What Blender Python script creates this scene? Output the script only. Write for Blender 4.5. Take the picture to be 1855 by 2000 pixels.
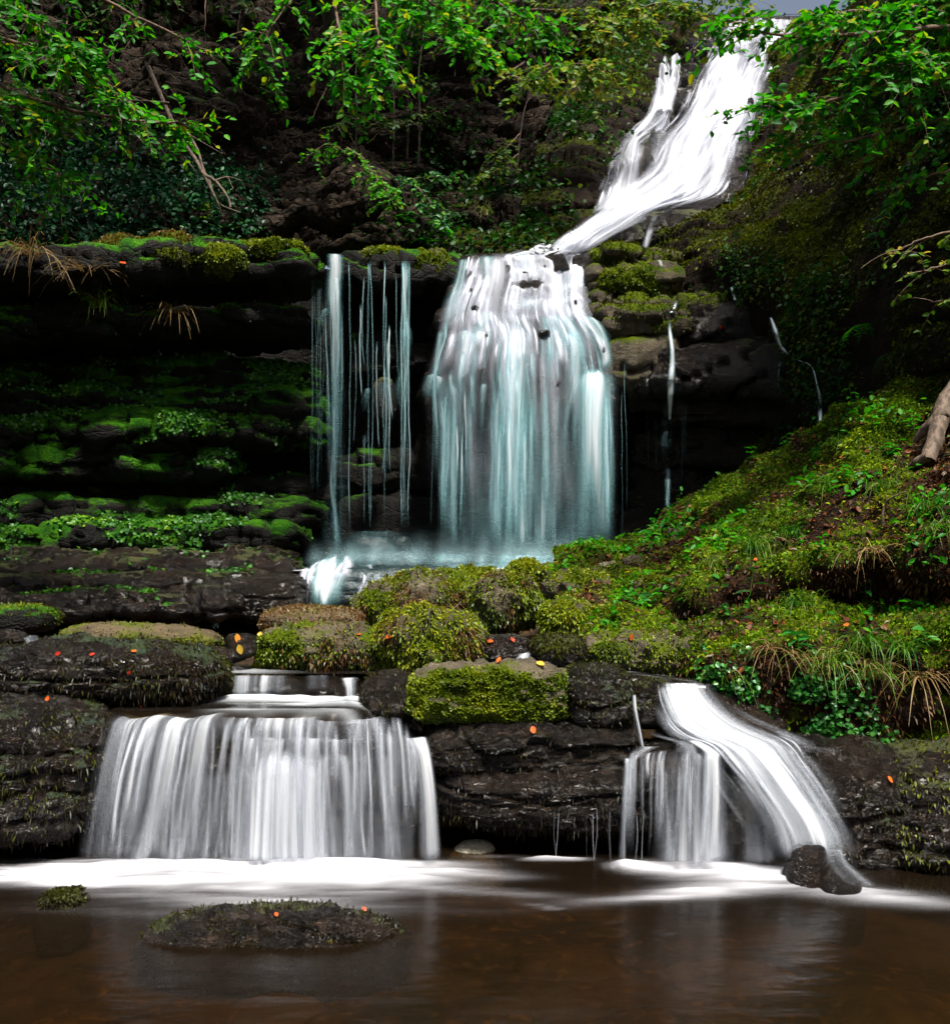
import bpy, math, random
import numpy as np
from mathutils import Vector

# ------------------------------------------------------------------ camera, sky, sun, exposure
scene = bpy.context.scene
for o in list(bpy.data.objects): bpy.data.objects.remove(o)
COL = scene.collection
FPX, CXP, HYP, ZC = 1900.0, 927.5, 1100.0, 1.9        # focal length in photo pixels, axis column, horizon row, eye height (m)
cam_d = bpy.data.cameras.new('camera'); cam = bpy.data.objects.new('camera', cam_d); COL.objects.link(cam)
cam.location = (0, 0, ZC); cam.rotation_euler = (math.radians(90), 0, 0)
cam_d.sensor_fit = 'HORIZONTAL'; cam_d.sensor_width = 36.0; cam_d.lens = 36.0*FPX/1855.0
cam_d.shift_y = (HYP-1000.0)/1855.0
cam_d.clip_start = 0.05; cam_d.clip_end = 500
scene.camera = cam

SUN_EL, SUN_AZ = math.radians(64), math.radians(22)    # azimuth measured from straight behind the camera towards the right
sv = Vector((math.sin(SUN_AZ)*math.cos(SUN_EL), -math.cos(SUN_AZ)*math.cos(SUN_EL), math.sin(SUN_EL)))
world = bpy.data.worlds.new('World'); scene.world = world; world.use_nodes = True
wn = world.node_tree.nodes; wl = world.node_tree.links
bgn = wn['Background']; sky = wn.new('ShaderNodeTexSky'); sky.sky_type = 'NISHITA'; sky.sun_disc = False
sky.sun_elevation = SUN_EL; sky.sun_rotation = math.atan2(sv.x, sv.y)
sky.dust_density = 4.0; sky.air_density = 1.0; sky.ozone_density = 1.0
hs = wn.new('ShaderNodeHueSaturation'); hs.inputs['Saturation'].default_value = 0.7    # thin white cloud
wl.new(sky.outputs[0], hs.inputs['Color']); wl.new(hs.outputs[0], bgn.inputs[0]); bgn.inputs[1].default_value = 0.05
sun_d = bpy.data.lights.new('sun', 'SUN'); sun = bpy.data.objects.new('sun', sun_d); COL.objects.link(sun)
sun_d.energy = 3.8; sun_d.angle = math.radians(9); sun_d.color = (1.0, 0.95, 0.86)
sun.rotation_euler = sv.to_track_quat('Z', 'Y').to_euler(); sun.location = (0, 0, 30)
vs = scene.view_settings; vs.view_transform = 'Standard'; vs.look = 'None'; vs.gamma = 1.0; vs.use_curve_mapping = False
vs.exposure = 1.35
scene.render.engine = 'CYCLES'
scene.cycles.use_denoising = True
scene.cycles.use_adaptive_sampling = True; scene.cycles.adaptive_threshold = 0.06; scene.cycles.adaptive_min_samples = 16
scene.cycles.max_bounces = 4; scene.cycles.diffuse_bounces = 2; scene.cycles.glossy_bounces = 1
scene.cycles.transmission_bounces = 4; scene.cycles.transparent_max_bounces = 16
scene.cycles.sample_clamp_indirect = 6.0
scene.cycles.caustics_reflective = False; scene.cycles.caustics_refractive = False

# ------------------------------------------------------------------ helpers
RNG = np.random.default_rng(7)
_perm = np.random.default_rng(3).permutation(256).astype(np.int32); _perm = np.concatenate([_perm, _perm, _perm])
_gr = np.random.default_rng(5).normal(size=(256, 3)).astype(np.float32); _gr /= np.linalg.norm(_gr, axis=1)[:, None]

def perlin(P):
    P = np.asarray(P, np.float32); sh = P.shape[:-1]; P = P.reshape(-1, 3)
    I = np.floor(P).astype(np.int32); Fr = P-I; I &= 255
    U = Fr*Fr*Fr*(Fr*(Fr*6-15)+10); out = 0
    for dx in (0, 1):
        wx = U[:, 0] if dx else 1-U[:, 0]
        for dy in (0, 1):
            wy = U[:, 1] if dy else 1-U[:, 1]
            for dz in (0, 1):
                wz = U[:, 2] if dz else 1-U[:, 2]
                h = _perm[_perm[_perm[I[:, 0]+dx]+I[:, 1]+dy]+I[:, 2]+dz]
                g = _gr[h]
                out = out + wx*wy*wz*(g[:, 0]*(Fr[:, 0]-dx)+g[:, 1]*(Fr[:, 1]-dy)+g[:, 2]*(Fr[:, 2]-dz))
    return (out*1.5).reshape(sh)

def fbm(P, octv=4, gain=0.5, seed=0.0):
    P = np.asarray(P, np.float32)+np.float32(seed*17.37); a = 1.0; s = 0; n = 0
    for _ in range(octv):
        s = s+a*perlin(P); n += a; a *= gain; P = P*2.03+11.7
    return s/n*1.3

def ridged(P, octv=3, seed=0.0):
    P = np.asarray(P, np.float32)+np.float32(seed*13.1); a = 1.0; s = 0; n = 0
    for _ in range(octv):
        s = s+a*(1-2*np.abs(perlin(P))); n += a; a *= 0.5; P = P*2.1+5.2
    return s/n

def sstep(a, b, x):
    t = np.clip((x-a)/(b-a), 0, 1); return t*t*(3-2*t)

def W(px, py, D):
    px, py, D = np.asarray(px, float), np.asarray(py, float), np.asarray(D, float)
    return np.stack([(px-CXP)/FPX*D, D+0*px, ZC-(py-HYP)/FPX*D], -1)

def mk(name, V, F, mat, parent=None, attrs=None, uv=None, smooth=True, origin=None):
    V = np.asarray(V, np.float32).reshape(-1, 3); F = np.asarray(F, np.int32); k = F.shape[1]
    if origin is None:
        if parent is None:
            mn, mx = V.min(0), V.max(0); origin = np.array([(mn[0]+mx[0])/2, (mn[1]+mx[1])/2, mn[2]])
        else: origin = np.zeros(3)
    origin = np.asarray(origin, np.float32)
    V = V-origin
    me = bpy.data.meshes.new(name); n = len(F)
    me.vertices.add(len(V)); me.vertices.foreach_set('co', V.ravel())
    me.loops.add(n*k); me.loops.foreach_set('vertex_index', F.ravel())
    me.polygons.add(n); me.polygons.foreach_set('loop_start', np.arange(0, n*k, k, dtype=np.int32))
    if smooth: me.polygons.foreach_set('use_smooth', np.ones(n, bool))
    for an, av in (attrs or {}).items():
        at = me.attributes.new(an, 'FLOAT', 'POINT'); at.data.foreach_set('value', np.asarray(av, np.float32).ravel())
    if uv is not None:
        ul = me.uv_layers.new(name='UVMap'); ul.data.foreach_set('uv', np.asarray(uv, np.float32).reshape(-1, 2)[F.ravel()].ravel())
    me.update(calc_edges=True)
    if mat is not None: me.materials.append(mat)
    o = bpy.data.objects.new(name, me); COL.objects.link(o)
    o.location = origin.tolist()
    if parent is not None:
        o.parent = parent; o.location = (Vector(origin.tolist())-parent.location)
    return o

def empty(name, loc):
    o = bpy.data.objects.new(name, None); COL.objects.link(o); o.location = Vector([float(c) for c in loc]); o.empty_display_size = 0.1
    return o

def tag(o, label=None, cat=None, group=None, kind=None):
    if label: o['label'] = label
    if cat: o['category'] = cat
    if group: o['group'] = group
    if kind: o['kind'] = kind
    return o

def grid_faces(nr, nc, wrap=False):
    r = np.arange(nr-1)[:, None]; c = np.arange(nc if wrap else nc-1)[None, :]
    c2 = (c+1) % nc
    return np.stack([r*nc+c, r*nc+c2, (r+1)*nc+c2, (r+1)*nc+c], -1).reshape(-1, 4)

def vnormals(V, F):
    A, B, C = V[F[:, 0]], V[F[:, 1]], V[F[:, 2]]
    if F.shape[1] == 4: fn = np.cross(V[F[:, 2]]-A, V[F[:, 3]]-B)
    else: fn = np.cross(B-A, C-A)
    N = np.zeros_like(V)
    for k in range(F.shape[1]):
        for d in range(3): N[:, d] += np.bincount(F[:, k], fn[:, d], len(V))
    return N/(np.linalg.norm(N, axis=1)[:, None]+1e-9)

def catmull(A, n, axis=0):
    A = np.moveaxis(np.asarray(A, float), axis, 0); m = len(A)
    t = np.linspace(0, m-1, n); i = np.clip(t.astype(int), 0, m-2); f = (t-i).reshape((-1,)+(1,)*(A.ndim-1))
    p0, p1, p2, p3 = A[np.clip(i-1, 0, m-1)], A[i], A[i+1], A[np.clip(i+2, 0, m-1)]
    r = 0.5*(2*p1+(p2-p0)*f+(2*p0-5*p1+4*p2-p3)*f*f+(3*p1-p0-3*p2+p3)*f**3)
    return np.moveaxis(r, 0, axis)

def tube(pts, rad, seg=6):
    pts = np.asarray(pts, float); n = len(pts); rad = np.broadcast_to(np.asarray(rad, float), (n,))
    T = np.gradient(pts, axis=0); T /= np.linalg.norm(T, axis=1)[:, None]+1e-9
    ref = np.where(np.abs(T[:, 2:3]) > 0.9, np.array([[1., 0, 0]]), np.array([[0, 0, 1.]]))
    A = np.cross(T, ref); A /= np.linalg.norm(A, axis=1)[:, None]+1e-9; B = np.cross(T, A)
    a = np.linspace(0, 2*np.pi, seg, endpoint=False)
    V = pts[:, None]+rad[:, None, None]*(np.cos(a)[None, :, None]*A[:, None]+np.sin(a)[None, :, None]*B[:, None])
    return V.reshape(-1, 3), grid_faces(n, seg, True)

class Bag:                                   # collects pieces of one part
    def __init__(s): s.V, s.F, s.A, s.n = [], [], [], 0
    def add(s, V, F, a=0.5):
        s.V.append(V); s.F.append(F+s.n); s.n += len(V); s.A.append(np.broadcast_to(np.asarray(a, float), (len(V),)))
    def build(s, name, mat, parent=None, kind=None, smooth=True, **kw):
        o = mk(name, np.concatenate(s.V), np.concatenate(s.F), mat, parent, {'tint': np.concatenate(s.A)}, smooth=smooth, **kw)
        if kind: o['kind'] = kind
        return o

# ------------------------------------------------------------------ materials
def newmat(name):
    m = bpy.data.materials.new(name); m.use_nodes = True; nt = m.node_tree; nt.nodes.clear()
    return m, nt
class NT:
    def __init__(s, nt): s.nt = nt
    def n(s, t, **kw):
        x = s.nt.nodes.new(t)
        for k, v in kw.items(): setattr(x, k, v)
        return x
    def l(s, a, b): s.nt.links.new(a, b)
    def val(s, inp, v):
        if hasattr(v, 'links') or isinstance(v, bpy.types.NodeSocket): s.l(v, inp)
        else: inp.default_value = v
    def math(s, op, a, b=0.0, clamp=False):
        x = s.n('ShaderNodeMath', operation=op, use_clamp=clamp); s.val(x.inputs[0], a); s.val(x.inputs[1], b); return x.outputs[0]
    def mix(s, f, a, b):
        x = s.n('ShaderNodeMix', data_type='RGBA'); s.val(x.inputs[0], f)
        for i, c in ((6, a), (7, b)):
            if isinstance(c, tuple): x.inputs[i].default_value = (*c, 1) if len(c) == 3 else c
            else: s.l(c, x.inputs[i])
        return x.outputs[2]
    def noise(s, vec, scale, detail=3, rough=0.55, dist=0.0):
        x = s.n('ShaderNodeTexNoise'); x.inputs['Scale'].default_value = scale; x.inputs['Detail'].default_value = detail
        x.inputs['Roughness'].default_value = rough; x.inputs['Distortion'].default_value = dist
        if vec is not None: s.l(vec, x.inputs['Vector'])
        return x.outputs[0]
    def ramp(s, f, a, b):
        x = s.n('ShaderNodeMapRange'); x.interpolation_type = 'SMOOTHSTEP'; s.val(x.inputs[0], f)
        x.inputs[1].default_value = a; x.inputs[2].default_value = b; return x.outputs[0]
    def pos(s): return s.n('ShaderNodeNewGeometry').outputs['Position']
    def scalev(s, v, sc):
        x = s.n('ShaderNodeVectorMath', operation='MULTIPLY'); s.l(v, x.inputs[0]); x.inputs[1].default_value = sc; return x.outputs[0]
    def attr(s, nm): return s.n('ShaderNodeAttribute', attribute_name=nm).outputs['Fac']

def rock_mat(name, c1, c2, c3, m1, m2, m3, rough=(0.25, 0.6), fine=60.0, bump=0.5, strat=2.0, crack=0.0, cs=1.6, spec=0.25):
    m, nt = newmat(name); b = NT(nt)
    out = b.n('ShaderNodeOutputMaterial'); p = b.n('ShaderNodeBsdfPrincipled'); b.l(p.outputs[0], out.inputs[0])
    g = b.pos(); gs = b.scalev(g, (1, 1, strat))
    n1 = b.noise(gs, 2.2, 3, 0.65); n2 = b.noise(gs, 11.0, 4, 0.7); n3 = b.noise(g, fine, 2, 0.6)
    rc = b.mix(b.ramp(n1, 0.35, 0.65), c1, c2); rc = b.mix(b.ramp(n2, 0.52, 0.72), rc, c3)
    mc = b.mix(b.ramp(b.noise(g, 4.5, 4, 0.6), 0.35, 0.62), m1, m2)
    mc = b.mix(b.ramp(b.noise(g, fine*0.7, 3, 0.7), 0.45, 0.7), mc, m3)
    mo = b.attr('moss'); ms = b.math('ADD', mo, b.math('MULTIPLY', b.math('SUBTRACT', n2, 0.5), 0.9)); msk = b.ramp(ms, 0.35, 0.65)
    b.l(b.mix(msk, rc, mc), p.inputs['Base Color'])
    r = b.n('ShaderNodeMapRange'); b.l(n2, r.inputs[0]); r.inputs[1].default_value = 0.3; r.inputs[2].default_value = 0.7
    r.inputs[3].default_value = rough[0]; r.inputs[4].default_value = rough[1]
    rr = b.math('ADD', r.outputs[0], b.math('MULTIPLY', msk, 0.5), True)
    b.l(rr, p.inputs['Roughness'])
    p.inputs['Specular IOR Level'].default_value = spec
    h = b.math('ADD', b.math('MULTIPLY', n2, 0.8), b.math('MULTIPLY', n3, 0.5))
    if crack:
        vo = b.n('ShaderNodeTexVoronoi', feature='DISTANCE_TO_EDGE'); vo.inputs['Scale'].default_value = cs
        wv = b.n('ShaderNodeVectorMath', operation='ADD'); b.l(b.scalev(g, (1, 1, 2.4)), wv.inputs[0])
        wc = b.n('ShaderNodeTexNoise'); wc.inputs['Scale'].default_value = 2.5; wc.inputs['Detail'].default_value = 1; b.l(g, wc.inputs['Vector'])
        b.l(b.scalev(wc.outputs['Color'], (0.9, 0.9, 0.9)), wv.inputs[1]); b.l(wv.outputs[0], vo.inputs['Vector'])
        h = b.math('ADD', h, b.math('MULTIPLY', b.ramp(vo.outputs['Distance'], 0.0, 0.07), crack))
    bp = b.n('ShaderNodeBump'); bp.inputs['Strength'].default_value = bump; bp.inputs['Distance'].default_value = 0.05
    b.l(h, bp.inputs['Height']); b.l(bp.outputs[0], p.inputs['Normal'])
    return m

def leaf_mat(name, cols, trans=0.35, rough=0.5, gloss=0.015):
    # cols: tint 0..1 -> colour
    m, nt = newmat(name); b = NT(nt); out = b.n('ShaderNodeOutputMaterial')
    cr = b.n('ShaderNodeValToRGB'); e = cr.color_ramp.elements
    while len(e) < len(cols): e.new(0.5)
    for i, (p, c) in enumerate(cols): e[i].position = p; e[i].color = (*c, 1)
    nz = b.math('MULTIPLY', b.math('SUBTRACT', b.noise(b.pos(), 2.5, 2), 0.5), 0.5)
    b.l(b.math('ADD', b.attr('tint'), nz, True), cr.inputs[0])
    d = b.n('ShaderNodeBsdfDiffuse'); t = b.n('ShaderNodeBsdfTranslucent'); g = b.n('ShaderNodeBsdfGlossy'); g.inputs['Roughness'].default_value = rough
    b.l(cr.outputs[0], d.inputs[0]); b.l(cr.outputs[0], t.inputs[0]); g.inputs[0].default_value = (0.9, 1, 0.95, 1)
    mx = b.n('ShaderNodeMixShader'); mx.inputs[0].default_value = trans; b.l(d.outputs[0], mx.inputs[1]); b.l(t.outputs[0], mx.inputs[2])
    m2 = b.n('ShaderNodeMixShader'); m2.inputs[0].default_value = gloss; b.l(mx.outputs[0], m2.inputs[1]); b.l(g.outputs[0], m2.inputs[2])
    b.l(m2.outputs[0], out.inputs[0])
    return m

def bark_mat(name, c1, c2):
    m, nt = newmat(name); b = NT(nt); out = b.n('ShaderNodeOutputMaterial'); p = b.n('ShaderNodeBsdfPrincipled'); b.l(p.outputs[0], out.inputs[0])
    g = b.pos(); n = b.noise(b.scalev(g, (1, 1, 0.4)), 30, 4, 0.65)
    b.l(b.mix(b.ramp(n, 0.35, 0.65), c1, c2), p.inputs['Base Color']); p.inputs['Roughness'].default_value = 0.8
    bp = b.n('ShaderNodeBump'); bp.inputs['Strength'].default_value = 0.5; bp.inputs['Distance'].default_value = 0.02; b.l(n, bp.inputs['Height']); b.l(bp.outputs[0], p.inputs['Normal'])
    return m

def fall_mat(name, white, thin, fu=14.0, fv=0.9, lo=0.38, hi=0.66, base=0.25, trans=0.35):
    m, nt = newmat(name); b = NT(nt); out = b.n('ShaderNodeOutputMaterial')
    uv = b.n('ShaderNodeTexCoord').outputs['UV']
    n1 = b.noise(b.scalev(uv, (fu, fv, 1)), 1.0, 3, 0.5, 0.1); n2 = b.noise(b.scalev(uv, (fu*0.33, fv*0.7, 1)), 1.0, 2, 0.5)
    s = b.math('ADD', b.math('MULTIPLY', b.ramp(n1, lo, hi), 0.65), b.math('MULTIPLY', b.ramp(n2, 0.35, 0.62), 0.5))
    de = b.attr('dens')
    a = b.math('MULTIPLY', de, b.math('ADD', s, base), True)
    a2 = b.math('MAXIMUM', a, b.math('SUBTRACT', b.math('MULTIPLY', de, 1.6), 0.95), True)   # dense water closes up
    a2 = b.math('POWER', a2, 1.5)
    col = b.mix(b.ramp(a2, 0.1, 0.7), thin, white)
    d = b.n('ShaderNodeBsdfDiffuse'); t = b.n('ShaderNodeBsdfTranslucent'); b.l(col, d.inputs[0]); b.l(col, t.inputs[0])
    mx = b.n('ShaderNodeMixShader'); mx.inputs[0].default_value = trans; b.l(d.outputs[0], mx.inputs[1]); b.l(t.outputs[0], mx.inputs[2])
    tr = b.n('ShaderNodeBsdfTransparent'); m2 = b.n('ShaderNodeMixShader'); b.l(a2, m2.inputs[0]); b.l(tr.outputs[0], m2.inputs[1]); b.l(mx.outputs[0], m2.inputs[2])
    b.l(m2.outputs[0], out.inputs[0])
    return m

def pool_mat(name, tint, white, rough=0.12, wav=(3.0, 9.0, 1.0), fres=1.33, silt=(0.020, 0.011, 0.0035), murk=0.22):
    m, nt = newmat(name); b = NT(nt); out = b.n('ShaderNodeOutputMaterial')
    g = b.pos(); n = b.noise(b.scalev(g, wav), 1.0, 2, 0.5)
    bp = b.n('ShaderNodeBump'); bp.inputs['Strength'].default_value = 0.12; bp.inputs['Distance'].default_value = 0.05; b.l(n, bp.inputs['Height'])
    gl = b.n('ShaderNodeBsdfGlossy'); gl.inputs['Roughness'].default_value = rough; b.l(bp.outputs[0], gl.inputs['Normal'])
    tr = b.n('ShaderNodeBsdfTransparent'); tr.inputs[0].default_value = (*tint, 1)
    fr = b.n('ShaderNodeFresnel'); fr.inputs[0].default_value = fres; b.l(bp.outputs[0], fr.inputs['Normal'])
    si = b.n('ShaderNodeBsdfDiffuse'); si.inputs[0].default_value = (*silt, 1); m0 = b.n('ShaderNodeMixShader'); m0.inputs[0].default_value = murk
    b.l(tr.outputs[0], m0.inputs[1]); b.l(si.outputs[0], m0.inputs[2])
    m1 = b.n('ShaderNodeMixShader'); b.l(fr.outputs[0], m1.inputs[0]); b.l(m0.outputs[0], m1.inputs[1]); b.l(gl.outputs[0], m1.inputs[2])
    d = b.n('ShaderNodeBsdfDiffuse'); d.inputs[0].default_value = (*white, 1)
    m2 = b.n('ShaderNodeMixShader'); b.l(b.attr('foam'), m2.inputs[0]); b.l(m1.outputs[0], m2.inputs[1]); b.l(d.outputs[0], m2.inputs[2])
    b.l(m2.outputs[0], out.inputs[0])
    return m

M = {}
M['wet']   = rock_mat('wet_rock', (0.003, 0.002, 0.0013), (0.012, 0.007, 0.004), (0.032, 0.019, 0.011), (0.020, 0.034, 0.004), (0.045, 0.055, 0.004), (0.03, 0.02, 0.006), (0.07, 0.30), 85, 1.0, 2.0, 0.0, 2.6, 0.4)
M['wetbed'] = rock_mat('wet_bed_rock', (0.003, 0.002, 0.0013), (0.009, 0.0055, 0.0032), (0.028, 0.017, 0.010), (0.008, 0.028, 0.014), (0.02, 0.04, 0.008), (0.02, 0.014, 0.005), (0.07, 0.28), 85, 1.0, 2.0, 0.2, 2.2, 0.4)
M['ledge'] = rock_mat('ledge_rock', (0.0025, 0.0025, 0.002), (0.007, 0.006, 0.0045), (0.016, 0.012, 0.009), (0.012, 0.075, 0.002), (0.04, 0.14, 0.002), (0.006, 0.03, 0.002), (0.5, 0.8), 60, 0.9, 2.0, 0.3, 1.8, 0.15)
M['cliff'] = rock_mat('cliff_rock', (0.005, 0.0035, 0.0022), (0.024, 0.0155, 0.010), (0.10, 0.070, 0.046), (0.012, 0.035, 0.004), (0.03, 0.06, 0.006), (0.012, 0.02, 0.004), (0.7, 0.9), 24, 1.0, 2.5, 0.8, 1.5, 0.12)
M['moss']  = rock_mat('mossy_rock', (0.05, 0.042, 0.03), (0.11, 0.09, 0.06), (0.17, 0.14, 0.10), (0.03, 0.055, 0.001), (0.08, 0.11, 0.0015), (0.012, 0.02, 0.001), (0.6, 0.9), 80, 1.0, 2.0, 0.0, 1.6, 0.12)
M['bank']  = rock_mat('bank_soil', (0.009, 0.005, 0.003), (0.024, 0.012, 0.006), (0.05, 0.018, 0.008), (0.02, 0.042, 0.001), (0.06, 0.085, 0.0015), (0.008, 0.012, 0.001), (0.7, 0.9), 50, 1.0, 2.0, 0.0, 1.6, 0.1)
M['wall']  = rock_mat('overgrown_slope', (0.005, 0.0035, 0.0025), (0.014, 0.008, 0.0045), (0.028, 0.015, 0.008), (0.012, 0.022, 0.0008), (0.04, 0.052, 0.001), (0.007, 0.010, 0.0008), (0.7, 0.9), 40, 1.0, 2.0, 0.0, 1.6, 0.1)
M['base']  = rock_mat('spray_rock', (0.008, 0.016, 0.018), (0.018, 0.035, 0.038), (0.03, 0.05, 0.055), (0.012, 0.03, 0.02), (0.02, 0.04, 0.02), (0.01, 0.02, 0.015), (0.2, 0.45), 50, 0.5, 2.0, 0.0, 1.6, 0.5)
M['tan']   = rock_mat('tan_slab', (0.045, 0.032, 0.016), (0.09, 0.065, 0.034), (0.15, 0.11, 0.065), (0.05, 0.07, 0.006), (0.09, 0.10, 0.008), (0.03, 0.03, 0.005), (0.6, 0.85), 60, 0.7)
M['bed']   = rock_mat('stream_bed', (0.008, 0.004, 0.0014), (0.048, 0.026, 0.008), (0.14, 0.077, 0.026), (0.03, 0.02, 0.004), (0.05, 0.03, 0.006), (0.02, 0.012, 0.003), (0.6, 0.9), 8, 0.3, 1.0)
M['bedstone'] = rock_mat('bed_stone', (0.03, 0.016, 0.006), (0.075, 0.042, 0.017), (0.11, 0.065, 0.03), (0.03, 0.02, 0.004), (0.05, 0.03, 0.006), (0.02, 0.012, 0.003), (0.6, 0.9), 8, 0.3, 1.0)
M['grey']  = rock_mat('pale_stone', (0.12, 0.11, 0.085), (0.2, 0.18, 0.13), (0.28, 0.25, 0.19), (0.05, 0.07, 0.01), (0.08, 0.09, 0.01), (0.03, 0.03, 0.01), (0.5, 0.8), 60, 0.6)
# fibre / leaf tints
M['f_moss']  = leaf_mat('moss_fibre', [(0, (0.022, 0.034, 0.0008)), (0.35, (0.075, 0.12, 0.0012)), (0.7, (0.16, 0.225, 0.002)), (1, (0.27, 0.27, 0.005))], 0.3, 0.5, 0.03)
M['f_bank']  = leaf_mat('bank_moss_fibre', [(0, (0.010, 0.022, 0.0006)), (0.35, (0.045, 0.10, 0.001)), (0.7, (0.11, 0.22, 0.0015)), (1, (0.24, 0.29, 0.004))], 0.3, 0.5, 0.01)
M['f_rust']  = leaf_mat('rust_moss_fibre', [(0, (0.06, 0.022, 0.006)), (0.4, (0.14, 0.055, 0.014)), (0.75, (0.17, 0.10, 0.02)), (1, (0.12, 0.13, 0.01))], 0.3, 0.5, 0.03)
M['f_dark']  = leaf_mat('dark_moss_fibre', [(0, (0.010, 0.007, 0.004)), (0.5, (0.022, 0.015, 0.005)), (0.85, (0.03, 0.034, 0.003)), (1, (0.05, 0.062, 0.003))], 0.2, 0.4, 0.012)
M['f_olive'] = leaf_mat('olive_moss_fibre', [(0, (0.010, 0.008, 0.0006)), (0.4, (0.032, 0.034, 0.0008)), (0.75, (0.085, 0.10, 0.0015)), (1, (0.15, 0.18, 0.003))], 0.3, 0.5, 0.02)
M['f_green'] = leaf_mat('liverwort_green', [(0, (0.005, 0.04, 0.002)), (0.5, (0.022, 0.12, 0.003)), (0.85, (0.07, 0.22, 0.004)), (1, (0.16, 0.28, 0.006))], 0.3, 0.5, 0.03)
M['l_vivid'] = leaf_mat('vivid_leaf', [(0, (0.006, 0.08, 0.001)), (0.5, (0.028, 0.26, 0.002)), (0.85, (0.10, 0.36, 0.003)), (1, (0.32, 0.32, 0.005))], 0.55)
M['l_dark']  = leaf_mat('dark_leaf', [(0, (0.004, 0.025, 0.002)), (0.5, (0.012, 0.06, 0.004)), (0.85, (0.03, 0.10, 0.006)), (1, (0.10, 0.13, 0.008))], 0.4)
M['l_yell']  = leaf_mat('yellowing_leaf', [(0, (0.02, 0.08, 0.003)), (0.4, (0.07, 0.17, 0.005)), (0.75, (0.18, 0.23, 0.008)), (1, (0.34, 0.24, 0.015))], 0.5)
M['l_ivy']   = leaf_mat('ivy_leaf', [(0, (0.003, 0.022, 0.007)), (0.5, (0.007, 0.055, 0.018)), (0.85, (0.015, 0.10, 0.022)), (1, (0.06, 0.20, 0.015))], 0.25, 0.45, 0.025)
M['grass']   = leaf_mat('grass_blade', [(0, (0.012, 0.06, 0.002)), (0.45, (0.04, 0.15, 0.004)), (0.75, (0.12, 0.20, 0.012)), (1, (0.26, 0.20, 0.08))], 0.4)
M['straw']   = leaf_mat('dry_grass', [(0, (0.08, 0.045, 0.015)), (0.5, (0.18, 0.11, 0.04)), (1, (0.30, 0.22, 0.10))], 0.3)
M['cress']   = leaf_mat('cress_leaf', [(0, (0.008, 0.07, 0.008)), (0.5, (0.02, 0.15, 0.015)), (1, (0.07, 0.24, 0.02))], 0.3, 0.4, 0.03)
M['autumn']  = leaf_mat('autumn_leaf', [(0, (0.35, 0.02, 0.01)), (0.35, (0.55, 0.10, 0.015)), (0.7, (0.65, 0.22, 0.02)), (1, (0.6, 0.42, 0.05))], 0.25)
M['l_litter'] = leaf_mat('brown_litter', [(0, (0.03, 0.010, 0.005)), (0.5, (0.10, 0.03, 0.012)), (0.85, (0.22, 0.07, 0.02)), (1, (0.40, 0.12, 0.02))], 0.15)
M['bark']  = bark_mat('bark', (0.03, 0.02, 0.013), (0.10, 0.07, 0.05))
M['twig']  = bark_mat('twig', (0.05, 0.028, 0.016), (0.15, 0.09, 0.055))
M['pale_bark'] = bark_mat('pale_bark', (0.05, 0.032, 0.022), (0.17, 0.12, 0.085))
M['fall_main'] = fall_mat('falling_water', (0.82, 0.88, 0.94), (0.36, 0.72, 0.78), 13.0, 0.4, 0.34, 0.70, 0.22)
M['fall_up']   = fall_mat('white_water', (0.86, 0.88, 0.98), (0.78, 0.82, 0.95), 9.0, 0.45, 0.36, 0.70, 0.22)
M['fall_near'] = fall_mat('near_falling_water', (0.78, 0.81, 0.86), (0.62, 0.67, 0.76), 17.0, 0.4, 0.38, 0.66, 0.12)
M['mist'] = fall_mat('spray_mist', (0.6, 0.82, 0.88), (0.5, 0.78, 0.85), 1.2, 1.0, 0.2, 0.8, 0.25)
M['pool'] = pool_mat('pool_water', (0.44, 0.34, 0.19), (0.5, 0.5, 0.54), 0.22, (3.0, 9.0, 1.0), 1.27)
M['brook'] = pool_mat('brook_water', (0.5, 0.42, 0.3), (0.6, 0.64, 0.68), 0.2)

# ------------------------------------------------------------------ rock and terrain builders
def fix_out(V, F, toward):
    N = vnormals(V, F)
    if np.mean(np.sum(N*(toward-V), 1)) < 0: F = F[:, ::-1].copy(); N = -N
    return F, N
CAMP = np.array([0, 0, ZC])

def strata(P, h=0.35, amp=0.25, bw=0.9, seed=0):
    """bedded, jointed rock: protrusion per bed and per block with recessed joints"""
    wob = 0.35*h*fbm(P*np.array([0.5, 0.5, 0.5]), 3, seed=seed)
    t = (P[..., 2]+wob)/h + 0.35*fbm(P*0.23, 2, seed=seed+3) + 0.75*fbm(P*(0.28/h), 3, seed=seed+4)
    i = np.floor(t); f = t-i
    s = P[..., 0]*0.8+P[..., 1]*0.6
    hs = np.sin(i*12.9898+seed)*43758.5453; hs -= np.floor(hs)
    tb = s/(bw*(0.6+hs))+hs*7+0.25*fbm(P*1.1, 2, seed=seed+9); j = np.floor(tb); fb = tb-j
    hb = np.sin(i*78.233+j*37.719+seed)*24634.6345; hb -= np.floor(hb)
    edge = np.minimum(sstep(0, 0.11, f), sstep(0, 0.07, 1-f))
    edgeb = np.minimum(sstep(0, 0.05, fb), sstep(0, 0.05, 1-fb))
    return amp*((0.5*hs+0.6*hb)*edge*(0.35+0.65*edgeb)-0.3*(1-edge))

def mossval(P, N, amt, up, seed, sc=1.3):
    return np.clip(amt+up*(N[..., 2]-0.3)+0.75*fbm(P*sc, 4, 0.6, seed=seed+21), 0, 1)

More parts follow.
